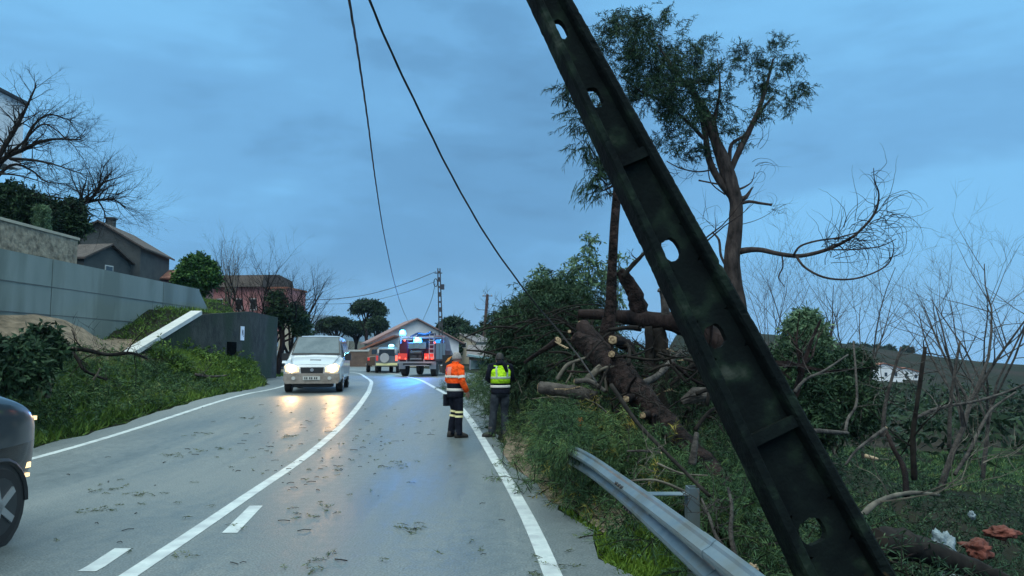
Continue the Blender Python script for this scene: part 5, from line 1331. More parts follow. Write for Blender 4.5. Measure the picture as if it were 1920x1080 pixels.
stick('fine mossy stem between the pole and the dark sapling', [P(1655, 820, 12), P(1660, 760, 12), P(1675, 700, 12), P(1690, 650, 12)], .035, 'barkgrey', gr, 'bare_branch', twig=6, seed=29)
stick('dark wet log lying beside the pole base', [P(1640, 1015, 5.4), P(1690, 1020, 5.7), P(1750, 1040, 6.0), P(1830, 1068, 6.2), P(1900, 1095, 6.3)], [.10, .11, .10, .08, .05], 'barkdark', 'logs at the lower right', 'log', 'log')
stick('thin reddish stick leaning off the dark log', [P(1670, 1055, 5.5), P(1710, 1040, 5.6), P(1745, 1025, 5.8)], .012, 'barkred', gr, 'bare_branch')
def lump(name, label, cat, px, py, y, s, m, seed, fl=.5):
    c = P(px, py, y); t = thing(name, label, cat, c)
    rr = random.Random(seed)
    import bmesh
    bm = bmesh.new(); bmesh.ops.create_icosphere(bm, subdivisions=4, radius=1)
    from mathutils import noise
    for v in bm.verts:
        n = noise.noise(v.co * 1.7 + Vector((seed, 0, 0))) * .7 + noise.noise(v.co * 5 + Vector((0, seed, 0))) * .35
        v.co *= (1 + n); v.co.x *= s[0]; v.co.y *= s[1]; v.co.z *= s[2]
    me = bpy.data.meshes.new('heap'); bm.to_mesh(me); bm.free(); me.materials.append(m); me.polygons.foreach_set('use_smooth', [True] * len(me.polygons))
    o = bpy.data.objects.new('heap', me); COL.objects.link(o); o.parent = t; return t
lump('red_rubble', 'crumbled red-orange clay heap at the lower right, nearer one', 'rubble', 1832, 1030, 7.6, (.13, .10, .085), M['redrubble'], 3)
lump('red_rubble', 'crumbled red-orange clay heap behind the nearer one', 'rubble', 1878, 998, 8.6, (.15, .12, .06), M['redrubble'], 8)
lump('plastic_sheet', 'crumpled pale blue plastic sheet left of the red heap', 'plastic sheet', 1768, 1022, 7.0, (.09, .08, .11), M['plastic'], 5)
lump('plastic_sheet', 'small scrap of pale plastic under the dark log', 'plastic sheet', 1790, 1072, 6.8, (.12, .1, .05), M['plastic'], 6)
lump('plastic_scrap', 'tiny white scrap on the slope above the red heap', 'scrap', 1822, 966, 9, (.03, .03, .045), M['plastic'], 7)
lump('leaf_litter_stone', 'pale stone by the near guardrail at the bottom', 'stone', 1412, 1064, 4.9, (.03, .03, .025), M['wood'], 9)

# ------------------------------------------------------------------ twigs and leaves on the road
mb = MB(); rr = random.Random(17)
def road_pts(n):
    out = []
    for _ in range(n):
        if rr.random() < .6: px, py = rr.gauss(610, 90), rr.gauss(850, 45)
        else: px, py = rr.uniform(100, 1000), rr.uniform(745, 1070)
        if py < 725 or py > 1090: continue
        g_ = G(px, py, 4)
        if alx(g_.y) < g_.x < arx(g_.y): out.append(Vector((g_.x, g_.y, float(hgt(g_.y)))))
    return out
for p in road_pts(120):
    a = rr.uniform(0, 6.28); ln = rr.uniform(.03, .16); d = Vector((math.cos(a), math.sin(a) * .6, 0)); s_ = Vector((-d.y, d.x, 0)) * rr.uniform(-.25, .25)
    mb.tube([p + Vector((0, 0, .006)), p + d * ln * .5 + s_ * ln + Vector((0, 0, .014)), p + d * ln + Vector((0, 0, .008))], [rr.uniform(.003, .006)] * 3, 4)
tag(mb.build('fallen_twigs', M['barkdark']), 'dark broken twigs scattered over the wet road', 'twigs', kind='stuff')
cs = np.array([list(p) for p in road_pts(80)]); more = []
for c in [(190, 928), (175, 970), (265, 940), (320, 862), (380, 820), (395, 852), (545, 825), (590, 975), (790, 1010), (930, 910), (940, 880), (470, 790), (740, 880), (1040, 1076), (600, 1076)]:
    g_ = G(*c, 4)
    for _ in range(9): more.append([g_.x + rr.gauss(0, .12), g_.y + rr.gauss(0, .16), float(hgt(g_.y))])
cs = np.concatenate([cs, np.array(more)]); cs[:, 2] += .012
d = unit(np.stack([rng.normal(size=len(cs)), rng.normal(size=len(cs)), np.abs(rng.normal(size=len(cs))) * .1], 1))
V, Fc, mi = sprays(cs, d, .11, 14, .04, .0035, rng, 1, .5, .0, .002)
V[:, 2] = hgt(V[:, 1]) + np.clip(V[:, 2] - hgt(V[:, 1]), .005, .03)
tag(npmesh('fallen_sprigs', V, Fc, [M['sprig'], M['barkdark']], mi), 'green and yellow needle sprigs scattered over the wet road', 'sprigs', kind='stuff')

# ------------------------------------------------------------------ vehicles
def ring(y, zb, zs, zr, wb, ws, wr):
    pr = [(-wb, zb), (-ws, zb + .14), (-ws, zs - .06), (-ws + .03, zs), (-wr, zr - .07), (-wr + .1, zr - .01), (0, zr + .015), (wr - .1, zr - .01), (wr, zr - .07), (ws - .03, zs), (ws, zs - .06), (ws, zb + .14), (wb, zb)]
    return [Vector((a, y, b)) for a, b in pr]
def wheel(t, x, y, r, w_=.2, s=1, rim='rim'):
    mb = MB(); mb.tube([(x - w_ / 2 * s, y, r), (x - w_ * .4 * s, y, r), (x + w_ * .4 * s, y, r), (x + w_ / 2 * s, y, r)], [r * .93, r, r, r * .93], 22)
    o = mb.build('wheel', M['rubber'], t)
    mb = MB(); mb.tube([(x + (w_ / 2 - .05) * s, y, r), (x + (w_ / 2 + .006) * s, y, r)], [r * .72, r * .72], 18)
    for k in range(5):
        a = 2 * math.pi * k / 5
        mb.box((x + (w_ / 2 + .012) * s, y + math.cos(a) * r * .33, r + math.sin(a) * r * .33), (.02, r * .17, r * .62), Matrix.Rotation(a - math.pi / 2, 3, 'X'), m=1)
    mb.build('rim', [M['metaldark'], M[rim]], o)
def quadp(mb, pts, th, m=0):
    """slab with thickness th along its outward normal"""
    pts = [Vector(p) for p in pts]; n = (pts[1] - pts[0]).cross(pts[2] - pts[0]).normalized() * th
    mb.loft([[p for p in pts], [p + n for p in pts]], True, m)
def spot(parent, loc, target, energy, col, size=R(70), r=.06):
    l = bpy.data.lights.new('headlight_beam', 'SPOT'); l.energy = energy; l.color = col; l.spot_size = size; l.spot_blend = .8; l.shadow_soft_size = r
    o = bpy.data.objects.new('headlight_beam', l); COL.objects.link(o); o.parent = parent; o.location = loc
    o.rotation_euler = (Vector(target) - Vector(loc)).to_track_quat('-Z', 'Y').to_euler()
def pointl(parent, loc, energy, col, r=.08):
    l = bpy.data.lights.new('lamp_light', 'POINT'); l.energy = energy; l.color = col; l.shadow_soft_size = r
    o = bpy.data.objects.new('lamp_light', l); COL.objects.link(o); o.parent = parent; o.location = loc

# white van, oncoming; front at local y=0, runs back to y=4.7
vg = G(584, 741, 10)
t = thing('van', 'white van with lit headlights coming towards the camera', 'van', (vg.x - .0, vg.y, float(hgt(vg.y))), R(9)); t.scale = (1, 1, .94)
mb = MB(); mb.loft([ring(0, .42, .78, .80, .74, .80, .66), ring(.12, .36, .92, .95, .82, .88, .72), ring(.5, .34, 1.02, 1.08, .84, .90, .76), ring(1.0, .34, 1.12, 1.2, .84, .91, .78), ring(1.12, .34, 1.14, 1.28, .84, .91, .78), ring(1.95, .34, 1.16, 1.9, .84, .91, .70), ring(2.5, .34, 1.16, 1.97, .84, .91, .72), ring(4.3, .34, 1.16, 1.95, .84, .91, .72), ring(4.7, .42, 1.1, 1.82, .8, .88, .66)])
mb.build('body', M['vanpaint'], t)
mb = MB(); quadp(mb, [(-.79, 1.10, 1.27), (.79, 1.10, 1.27), (.69, 1.94, 1.905), (-.69, 1.94, 1.905)], .022); mb.build('windscreen_seal', M['black'], t)
mb = MB()
for s in (-1, 1):
    mb.tube([(s * .60, -.0, .935), (s * .70, .5, 1.085), (s * .76, 1.05, 1.215)], .007, 4)
    for ys2 in (1.28, 2.35, 3.36): mb.tube([(s * .906, ys2, .42), (s * .908, ys2, 1.16)], .006, 4)
    mb.tube([(s * .908, 1.28, .45), (s * .908, 4.4, .45)], .006, 4)
mb.tube([(-.6, .02, .93), (0, .0, .95), (.6, .02, .93)], .007, 4)
mb.build('panel_gap', M['black'], t)
mb = MB(); quadp(mb, [(-.74, 1.15, 1.31), (.74, 1.15, 1.31), (.655, 1.90, 1.875), (-.655, 1.90, 1.875)], .03); mb.build('windscreen', M['glassgrey'], t)
for s in (-1, 1):
    for (ya, yb) in ((1.35, 2.3), (2.4, 3.3), (3.4, 4.35)):
        pp = [(s * .905, ya, 1.2), (s * .905, yb, 1.2), (s * .745, yb, 1.78), (s * .745, max(ya, 1.95 if ya < 2 else ya), 1.78)]
        mb = MB(); quadp(mb, pp if s > 0 else pp[::-1], .012); mb.build('side_window', M['glass'], t)
    hl_ = MB(); hl_.prism([(s * .40, .70), (s * .80, .72), (s * .84, .90), (s * .72, .98), (s * .42, .88)], 'y', -.03, .14); ho = hl_.build('headlight', M['litglass'], t)
    mb = MB(); mb.disc((s * .62, -.045, .825), (0, -1, 0), .125, 18, 0, .04); mb.build('bulb', M['headlamp'], ho)
    spot(ho, (s * .62, -.12, .82), (s * .3, -12, -.1), 130, (1, .58, .25), R(95))
    mb = MB(); mb.box((s * 1.02, 1.35, 1.2), (.2, .12, .26)); mb.tube([(s * .9, 1.4, 1.15), (s * 1.0, 1.38, 1.18)], .03, 6); mb.build('mirror', M['black'], t)
    for yw in (.82, 3.75): wheel(t, s * .80, yw, .34, .21, s)
    mb = MB(); mb.disc((s * .55, -.115, .50), (0, -1, 0), .06, 12, 0, .02); mb.build('fog_lamp', M['lampglass'], t)
mb = MB(); mb.prism([(-.80, .32), (.80, .32), (.86, .45), (.84, .66), (-.84, .66), (-.86, .45)], 'y', -.10, .2); mb.build('bumper', M['dirtybumper'], t)
mb = MB(); mb.prism([(-.33, .66), (.33, .66), (.36, .86), (-.36, .86)], 'y', -.035, .1); gi = mb.build('grille', M['black'], t)
mb = MB(); mb.disc((0, -.05, .77), (0, -1, 0), .055, 12, 0, .03); mb.build('emblem', M['alu'], gi)
mb = MB(); mb.box((0, -.115, .5), (.52, .02, .12)); pl_ = mb.build('number_plate', M['plate'], t)
for k, x in enumerate((-.2, -.14, -.05, .01, .1, .16)):
    mb = MB(); mb.box((x, -.13, .5), (.035, .006, .075)); mb.build('character', M['black'], pl_)
mb = MB(); mb.box((.05, .55, 1.095), (.34, .12, .03)); mb.build('bonnet_scoop', M['black'], t)
mb = MB()
for s in (-1, 1): mb.tube([(s * .05 - .3, 1.07, 1.24), (s * .05 + .28, 1.18, 1.32)], .012, 4)
mb.build('wiper', M['black'], t)
mb = MB(); mb.box((0, .6, .25), (1.2, 1.0, .12)); mb.build('underside', M['black'], t)

# parked silver car behind it
pc = P(527, 668, 46)
t = thing('parked_car', 'silver car parked on the left behind the white van', 'car', (pc.x + .25, 45.5, .5), R(12))
mb = MB(); mb.loft([ring(0, .35, .6, .62, .7, .78, .6), ring(.2, .25, .72, .75, .76, .82, .66), ring(1.1, .25, .88, .95, .8, .85, .72), ring(1.8, .25, .92, 1.38, .8, .85, .62), ring(2.4, .25, .92, 1.45, .8, .85, .62), ring(3.3, .25, .92, 1.38, .8, .85, .6), ring(3.9, .3, .9, 1.0, .78, .82, .62), ring(4.1, .4, .8, .85, .7, .78, .6)])
mb.build('body', M['silver'], t)
mb = MB(); quadp(mb, [(-.68, 1.12, .98), (.68, 1.12, .98), (.56, 1.78, 1.36), (-.56, 1.78, 1.36)], .03); mb.build('windscreen', M['glassgrey'], t)
for s in (-1, 1):
    mb = MB(); quadp(mb, ([(s * .85, 1.4, .95), (s * .85, 3.3, .95), (s * .64, 3.1, 1.32), (s * .64, 1.85, 1.32)])[::s], .012); mb.build('side_window', M['glass'], t)
    mb = MB(); mb.box((s * .6, .04, .62), (.3, .12, .14)); mb.build('headlight', M['lampglass'], t)
    for yw in (.8, 3.2): wheel(t, s * .76, yw, .3, .19, s)
mb = MB(); mb.box((0, -.01, .5), (.6, .06, .16)); mb.build('grille', M['black'], t)

# dark car at the left edge, nose away
t = thing('passing_car', 'dark grey car with black lower body and lit marker lamps at the left edge', 'car', (-5.66, 7.62, 0), R(180 + 1)); t.scale = (1.1, 1.1, 1.12)
def sring(y, zb, zs, zr, wb, ws, wr): return ring(y, zb, zs, zr, wb, ws, wr)
def ringc(y, zb, zs, zr, wb, ws, wr):
    zm = min(.87, zs - .12); q = ring(y, zb, zs, zr, wb, ws, wr)
    a = [Vector((-ws, y, zm - .012)), Vector((-ws, y, zm + .012))]; b = [Vector((ws, y, zm + .012)), Vector((ws, y, zm - .012))]
    return q[:2] + a + q[2:11] + b + q[11:]
mb = MB(); mb.loft([ringc(0, .60, .86, .93, .56, .66, .5), ringc(.10, .50, .98, 1.02, .70, .80, .62), ringc(.28, .36, 1.09, 1.13, .80, .89, .74), ringc(.6, .28, 1.20, 1.30, .84, .92, .80), ringc(1.2, .28, 1.24, 1.38, .85, .93, .82), ringc(1.45, .28, 1.24, 1.42, .85, .93, .82), ringc(2.2, .28, 1.18, 1.66, .85, .93, .68), ringc(3.0, .28, 1.18, 1.74, .85, .93, .7), ringc(4.2, .28, 1.18, 1.68, .85, .93, .68), ringc(4.7, .45, 1.1, 1.2, .8, .88, .7)])
mb.m = [1 if sum(mb.v[i][2] for i in f) / len(f) < .86 else 0 for f in mb.f]
bo = mb.build('body', [M['suvpaint'], M['gloss']], t, True); md = bo.modifiers.new('sub', 'SUBSURF'); md.levels = 2; md.render_levels = 2
mb = MB(); quadp(mb, [(-.78, 1.46, 1.40), (.78, 1.46, 1.40), (.64, 2.16, 1.66), (-.64, 2.16, 1.66)], .04); mb.build('windscreen', M['glass'], t)
for s in (-1, 1):
    mb = MB(); quadp(mb, ([(s * .93, 1.7, 1.2), (s * .93, 4.1, 1.2), (s * .72, 3.9, 1.6), (s * .72, 2.2, 1.6)])[::s], .012); mb.build('side_window', M['glass'], t)
    mb = MB(); mb.prism([(.10, .93), (.36, .99), (.38, 1.05), (.12, 1.0)], 'x', s * .60, s * .765); ho = mb.build('headlight', M['lampglass'], t)
    mb = MB(); mb.box((s * .768, .14, .985), (.06, .09, .034)); mb.build('bulb', M['marker'], ho)
    mb = MB(); mb.box((s * .868, .33, .60), (.03, .09, .045)); mb.build('marker_lamp', M['marker'], t); mb = MB(); mb.box((s * .866, .33, .515), (.03, .08, .03)); mb.build('marker_lamp', M['marker'], t)
    for yw in (.78, 3.7): wheel(t, s * .83, yw, .325, .22, s)
    mb = MB(); mb.tube([(s * .93, .78 + math.cos(a) * .37, .325 + math.sin(a) * .37) for a in [math.pi * k / 12 for k in range(13)]], .025, 5); mb.build('arch_trim', M['black'], t)
    mb = MB(); mb.disc((s * .925, .78, .325), (s, 0, 0), .36, 20, 0, .012); mb.build('wheel_well', M['black'], t)
    mb = MB(); mb.box((s * 1.02, 1.75, 1.25), (.2, .12, .16)); mb.build('mirror', M['suvpaint'], t)
mb = MB(); mb.prism([(-.6, .62), (.6, .62), (.66, .9), (-.66, .9)], 'y', -.02, .06); mb.build('grille', M['black'], t)

# fire engine seen from behind
fx = P(803, 690, 40).x
t = thing('fire_engine', 'small red fire engine with flashing blue beacons parked beside the road', 'fire engine', (fx - .62, 39.6, .5), R(-7)); t.scale = (1.0, .96, .97)
W2 = .98
mb = MB(); mb.box((0, 3.0, .72), (1.5, 5.6, .22)); mb.build('chassis', M['black'], t)
mb = MB(); mb.box((-.78, 1.6, 1.42), (.42, 2.6, 1.2)); mb.box((.80, 1.6, 1.35), (.38, 2.6, 1.0)); bd = mb.build('body', M['firered'], t)
for s in (-1, 1):
    for yc in (.75, 1.6, 2.45):
        mb = MB(); mb.box((s * 1.0, yc, 1.4), (.03, .74, .9)); mb.build('locker_shutter', M['alu'], t)
mb = MB(); mb.loft([ring(3.2, .7, 1.5, 2.25, .9, .97, .85), ring(3.6, .7, 1.5, 2.35, .9, .97, .86), ring(4.6, .7, 1.5, 2.3, .9, .97, .84), ring(5.0, .7, 1.5, 1.62, .9, .95, .84), ring(5.7, .7, 1.3, 1.45, .85, .9, .8)]); cb = mb.build('cab', M['firered'], t)
mb = MB(); mb.box((0, 3.17, 1.85), (1.3, .05, .5)); mb.build('rear_window', M['glass'], cb)
mb = MB(); mb.box((0, -.05, .78), (2.0, .1, .09)); mb.box((0, -.05, .62), (1.2, .06, .05))
for x in (-.5, .45): mb.box((x, .0, .88), (.06, .08, .2))
mb.build('rear_bumper', M['alu'], t)
mb = MB(); mb.box((0, -.02, .97), (.62, .05, .05)); mb.build('step_rail', M['alu'], t)
for s in (-1, 1):
    mb = MB(); mb.box((s * .72, -.03, 1.10), (.50, .06, .34)); lp = mb.build('tail_lamp', M['redglass'], t)
    mb = MB(); mb.disc((s * .72 - .16, -.08, 1.04), (0, -1, 0), .055, 10, 0, .03); mb.disc((s * .72 + .17, -.08, .98), (0, -1, 0), .04, 10, 0, .03); mb.build('bulb', M['redlamp'], lp)
    for yw, ww in ((.95, .30), (4.4, .28)): wheel(t, s * .82, yw, .45, ww, s, 'metaldark')
    mb = MB(); mb.box((s * .84, .36, .62), (.36, .02, .42)); mb.build('mudflap', M['alu'], t)
# pump and hose bay
mb = MB(); mb.box((-.02, .35, 1.15), (.7, .5, .62)); mb.tube([(-.3, .05, 1.3), (.3, .05, 1.3)], .11, 12); mb.disc((-.1, .06, 1.05), (0, -1, 0), .16, 16, 0, .1); mb.disc((.22, .06, 1.1), (0, -1, 0), .09, 16, 0, .1)
mb.build('pump', M['metaldark'], t)
mb = MB()
for k in range(5): mb.tube([(-.45, .15 + .0 * k, 1.55 + .07 * k), (0, .1, 1.57 + .07 * k), (.5, .15, 1.55 + .07 * k)], .03, 6)
mb.build('hose', M['tealtarp'], t)
mb = MB()
for x in (-.9, .92):
    for y_ in (.2, 2.8): mb.tube([(x, y_, 1.8), (x, y_, 2.15)], .03, 6)
    mb.tube([(x, .2, 2.15), (x, 2.8, 2.15)], .03, 6)
for y_ in (.2, 1.2, 2.2): mb.tube([(-.9, y_, 2.15), (.92, y_, 2.15)], .03, 6)
mb.build('roof_rack', M['alu'], t)
mb = MB()
for x in (.74, 1.0): mb.tube([(x, -.12, .95), (x, -.02, 2.35)], .028, 6)
for k in range(6): mb.tube([(.74, -.1, 1.05 + .23 * k), (1.0, -.1, 1.05 + .23 * k)], .022, 6)
mb.build('ladder', M['alu'], t)
mb = MB(); mb.tube([(-.5, .8, 2.2), (-.2, 1.2, 2.42), (.3, 1.0, 2.34), (.7, .6, 2.46)], .06, 6); mb.tube([(-.3, 1.4, 2.3), (.7, 1.7, 2.38)], .08, 6); mb.build('stowed_gear', M['black'], t)
for (x, y_, z, sc_, en) in ((-.93, .7, 2.42, 1.15, 260), (-.03, .5, 1.98, 1.45, 260)):
    mb = MB(); mb.ell([(x, y_, z - .12, .14 * sc_, .14 * sc_), (x, y_, z - .02, .16 * sc_, .16 * sc_), (x, y_, z + .10, .13 * sc_, .13 * sc_), (x, y_, z + .17, .06, .06)], 12)
    bo = mb.build('beacon', M['bluelamp'], t, True)
    pointl(bo, (x, y_ - .25, z + .1), en * 1.8, (.04, .26, 1.0))
mb = MB(); mb.disc((-.62, -.03, 1.98), (0, -1, 0), .05, 10, 0, .04); mb.disc((1.04, -.1, 1.86), (0, -1, 0), .05, 10, 0, .04); mb.build('marker_lamp', M['redlamp'], t)
pointl(t, (.6, -.5, 1.1), 8, (1, .15, .08))

# second emergency vehicle
ex = P(727, 690, 47).x
t = thing('ambulance_car', 'pale emergency car with a lit beacon in front of the fire engine', 'emergency vehicle', (ex, 46.6, .5), R(6)); t.scale = (.88, .9, .95)
mb = MB(); mb.loft([ring(0, .5, 1.0, 1.35, .7, .78, .66), ring(.15, .42, 1.05, 1.6, .76, .84, .7), ring(1.2, .42, 1.05, 1.72, .76, .84, .7), ring(2.6, .42, 1.05, 1.66, .76, .84, .68), ring(3.2, .42, 1.02, 1.15, .76, .84, .7), ring(4.2, .45, .9, .98, .72, .8, .64)]); mb.build('body', M['dimsilver'], t)
mb = MB(); mb.box((0, -.01, 1.35), (1.1, .05, .42)); mb.build('rear_window', M['glass'], t)
mb = MB(); mb.disc((-.15, -.1, 1.0), (0, -1, 0), .32, 20, 0, .2); mb.build('spare_wheel', M['whitedim'], t)
for s in (-1, 1):
    mb = MB(); mb.box((s * .68, -.02, .98), (.14, .08, .34)); mb.build('tail_lamp', M['redlamp'] if s > 0 else M['redglass'], t)
    for yw in (.7, 3.4): wheel(t, s * .74, yw, .36, .22, s)
    mb = MB(); mb.box((s * .80, 1.5, 1.38), (.03, 1.6, .36)); mb.build('side_window', M['glass'], t)
mb = MB(); mb.box((0, -.06, .58), (1.5, .1, .16)); mb.box((.5, -.12, .6), (.5, .02, .09)); mb.build('bumper', M['reflectyel'], t)
mb = MB(); mb.ell([(.25, .9, 1.74, .2, .14), (.25, .9, 1.84, .2, .14), (.25, .9, 1.9, .1, .06)], 12); bo = mb.build('beacon', M['cyanlamp'], t, True)
pointl(bo, (.25, .6, 2.1), 50, (.2, .7, 1))
px_ = P(714, 690, 49).x
t = thing('pickup', 'dark pickup parked ahead of the pale emergency car', 'pickup', (px_, 48.6, .5), R(10))
mb = MB(); mb.loft([ring(0, .45, .95, 1.0, .74, .82, .72), ring(1.5, .45, 1.0, 1.05, .78, .86, .76), ring(1.7, .45, 1.0, 1.62, .78, .86, .68), ring(2.8, .45, 1.0, 1.64, .78, .86, .68), ring(3.5, .45, .98, 1.1, .78, .86, .72), ring(4.6, .45, .9, .96, .74, .82, .66)]); mb.build('body', M['brownwall'], t)
mb = MB(); mb.box((0, 1.58, 1.32), (1.1, .08, .36)); mb.build('rear_window', M['glass'], t)
for s in (-1, 1):
    mb = MB(); mb.box((s * .72, -.02, .86), (.14, .06, .2)); mb.build('tail_lamp', M['redglass'], t)
    for yw in (.8, 3.7): wheel(t, s * .76, yw, .36, .22, s)

# chevron warning panel by the fire engine
cp = P(838, 700, 30)
t = thing('chevron_sign', 'black panel with orange slanted blocks behind the orange-jacketed worker', 'sign', (cp.x + .06, 30, T(cp.x, 30)), R(8))
z0_ = P(838, 698, 30).z - t.location.z; z1_ = P(838, 668, 30).z - t.location.z
mb = MB(); mb.box((0, 0, (z0_ + z1_) / 2), (.50, .03, z1_ - z0_ + .1)); mb.build('board', M['black'], t)
mb = MB()
for k in range(2):
    zc = z0_ + (z1_ - z0_) * (.28 + .5 * k); mb.prism([(-.14, zc - .12), (.02, zc - .04), (.14, zc + .15), (-.02, zc + .07)], 'y', -.026, -.018)
mb.build('orange_stripe', M['orangesign'], t)
mb = MB(); mb.tube([(0, .04, -.1), (0, .04, z0_ + .1)], .03, 6); mb.build('post', M['metaldark'], t)

# ------------------------------------------------------------------ people
def skinmesh(name, pts, edges, radii, m, parent, sub=2, root=0):
    me = bpy.data.meshes.new(name); me.from_pydata([tuple(p) for p in pts], edges, []); me.materials.append(m)
    o = bpy.data.objects.new(name, me); COL.objects.link(o); o.parent = parent
    o.modifiers.new('skin', 'SKIN'); 
    for v, r_ in zip(me.skin_vertices[0].data, radii): v.radius = r_ if hasattr(r_, '__len__') else (r_, r_)
    me.skin_vertices[0].data[root].use_root = True
    o.modifiers['skin'].use_smooth_shade = True
    s_ = o.modifiers.new('sub', 'SUBSURF'); s_.levels = sub; s_.render_levels = sub
    return o
def person(label, loc, rz, H, legs, arms, spec):
    """local +y is the way the person faces; legs/arms: joint lists for left (-x) and right (+x)"""
    k = H / 1.75
    t = thing('person', label, 'person', loc, rz); t.scale = (k, k, k)
    hd = spec.get('head', (0, .03, 1.62)); hd = Vector(hd)
    pts = [Vector((0, 0, .95)), Vector((0, 0, 1.15)), Vector((0, .0, 1.36)), Vector((0, -.005, 1.46)), hd - Vector((0, .01, .09)), hd, hd + Vector((0, 0, .08))]
    rad = [(.15, .11), (.14, .10), (.17, .11), (.055, .055), (.062, .07), (.076, .095), (.06, .075)]
    ed = [(i, i + 1) for i in range(6)]
    for s, lg in zip((-1, 1), legs):
        i0 = len(pts); js = [Vector((s * .09, 0, .88))] + [Vector(j) for j in lg]
        rs = [.085, .062, .045, .045, .03]
        pts += js; rad += rs[:len(js)]; ed += [(0, i0)] + [(i0 + i, i0 + i + 1) for i in range(len(js) - 1)]
    for s, am in zip((-1, 1), arms):
        i0 = len(pts); js = [Vector((s * .19, -.0, 1.41))] + [Vector(j) for j in am]
        rs = [.055, .042, .03, .034]
        pts += js; rad += rs[:len(js)]; ed += [(2, i0)] + [(i0 + i, i0 + i + 1) for i in range(len(js) - 1)]
        # fingers and thumb
        wr, pm = js[-2], js[-1]; dd = (pm - wr).normalized(); side = dd.cross(Vector((s, 0, 0))).normalized()
        if side.length < .1: side = Vector((0, 1, 0))
        inn = Vector((-s, 0, 0))
        ip = len(pts) - 1
        for q in range(4):
            ln = (.072, .08, .075, .058)[q]; st = pm + side * (.027 - .018 * q) + dd * .03
            i1 = len(pts); pts += [st, st + dd * ln * .5 + inn * .006, st + dd * ln * .85 + inn * .022]; rad += [.009, .0085, .007]; ed += [(ip, i1), (i1, i1 + 1), (i1 + 1, i1 + 2)]
        st = pm + side * .035 - dd * .02; i1 = len(pts); pts += [st, st + side * .02 + dd * .03 + inn * .008, st + side * .022 + dd * .055 + inn * .016]; rad += [.011, .010, .008]; ed += [(ip, i1), (i1, i1 + 1), (i1 + 1, i1 + 2)]
    # nose
    i1 = len(pts); pts += [hd + Vector((0, .095, -.01)), hd + Vector((0, .112, -.025))]; rad += [.016, .011]; ed += [(5, i1), (i1, i1 + 1)]
    for s in (-1, 1):
        i1 = len(pts); pts += [hd + Vector((s * .082, -.005, -.01))]; rad += [(.010, .022)]; ed += [(5, i1)]
    skinmesh('body', pts, ed, rad, M['skin'], t)
    mb = MB()
    for s in (-1, 1): mb.disc(hd + Vector((s * .032, .088, .012)), (0, 1, 0), .011, 10, 0, .008)
    mb.box(hd + Vector((0, .09, -.055)), (.045, .008, .008)); mb.build('face_features', M['eye'], t)
    # hair: shell over the skull
    mb = MB(); rg_ = []
    for i in range(9):
        a = math.pi / 2 * i / 8; z = hd.z - .045 + math.sin(a) * .155; rr_ = math.cos(a) ** .75
        rg_.append((hd.x, hd.y - .014, z, .087 * rr_ + .002, (.104) * rr_ + .002))
    mb.ell(rg_, 18); mb.build('hair', spec['hair'], t, True)
    # trousers
    mb = MB(); mb.ell([(0, 0, .80, .17, .125), (0, 0, .90, .178, .13), (0, 0, 1.0, .168, .12), (0, 0, 1.06, .16, .115)], 18)
    for s, lg in zip((-1, 1), legs):
        hip = Vector((s * .085, 0, .90)); kn, an = Vector(lg[0]), Vector(lg[1])
        pth = [hip, hip.lerp(kn, .5), kn + Vector((0, .012, 0)), kn.lerp(an, .5) + Vector((0, -.012, 0)), an + Vector((0, 0, .0)), an + Vector((0, .0, -.05))]
        mb.tube(pth, [.105, .098, .078, .078, .074, .078], 14, rough=.03, rng=random.Random(4))
    mb.build('trousers', spec['trousers'], t, True)
    for s, lg in zip((-1, 1), legs):
        an, toe = Vector(lg[1]), Vector(lg[2]); f = (toe - an); f.z = 0; f.normalize(); sd = Vector((f.y, -f.x, 0))
        mb = MB(); rings = []
        base = Vector((an.x, an.y, 0))
        for u, w_, h0 in ((-.085, .036, .09), (-.06, .046, .14), (0, .05, .16), (.06, .05, .11), (.12, .052, .085), (.17, .044, .065), (.195, .022, .045)):
            c = base + f * u
            rings.append([c - sd * w_, c - sd * w_ + Vector((0, 0, h0 * .7)), c - sd * w_ * .5 + Vector((0, 0, h0)), c + sd * w_ * .5 + Vector((0, 0, h0)), c + sd * w_ + Vector((0, 0, h0 * .7)), c + sd * w_])
        mb.loft(rings); mb.tube([an + Vector((0, -.0, -.02)), an + Vector((0, 0, .1))], [.062, .066], 12); mb.build('boot', M['boot'], t, True)
    # jacket
    tor = spec['torso']
    def at(z, e=0):
        zs_ = [q[0] for q in tor]
        return (float(np.interp(z, zs_, [q[3] if len(q) > 3 else 0 for q in tor])) * 0, float(np.interp(z, zs_, [q[3] for q in tor])), z, float(np.interp(z, zs_, [q[1] for q in tor])) + e, float(np.interp(z, zs_, [q[2] for q in tor])) + e)
    mb = MB(); mb.ell([at(q[0]) for q in tor], 22); jk = mb.build('jacket', spec['jacket'], t, True)
    for s, am in zip((-1, 1), arms):
        sh = Vector((s * .185, -.005, 1.405)); el, wr = Vector(am[0]), Vector(am[1])
        mb = MB(); mb.tube([Vector((s * .12, 0, 1.42)), sh, sh.lerp(el, .5), el, el.lerp(wr, .5), wr], [.07, .082, .073, .066, .060, .054], 14, rough=.04, rng=random.Random(7)); mb.build('sleeve', spec['sleeve'][0 if s < 0 else 1], t, True)
    mb = MB(); mb.ell([(0, 0, 1.44, .085, .082), (0, .0, 1.50, .072, .075), (0, .005, 1.525, .07, .075)], 16); mb.build('collar', spec['collar'], t, True)
    for nm, za, zb, e, mm in spec['bands']:
        mb = MB(); st = [za + (zb - za) * i / 3 for i in range(4)]; mb.ell([at(z, e) for z in st], 22); mb.build(nm, mm, t, True)
    for f_ in spec.get('extra', ()): f_(t, legs, arms, at)
    return t
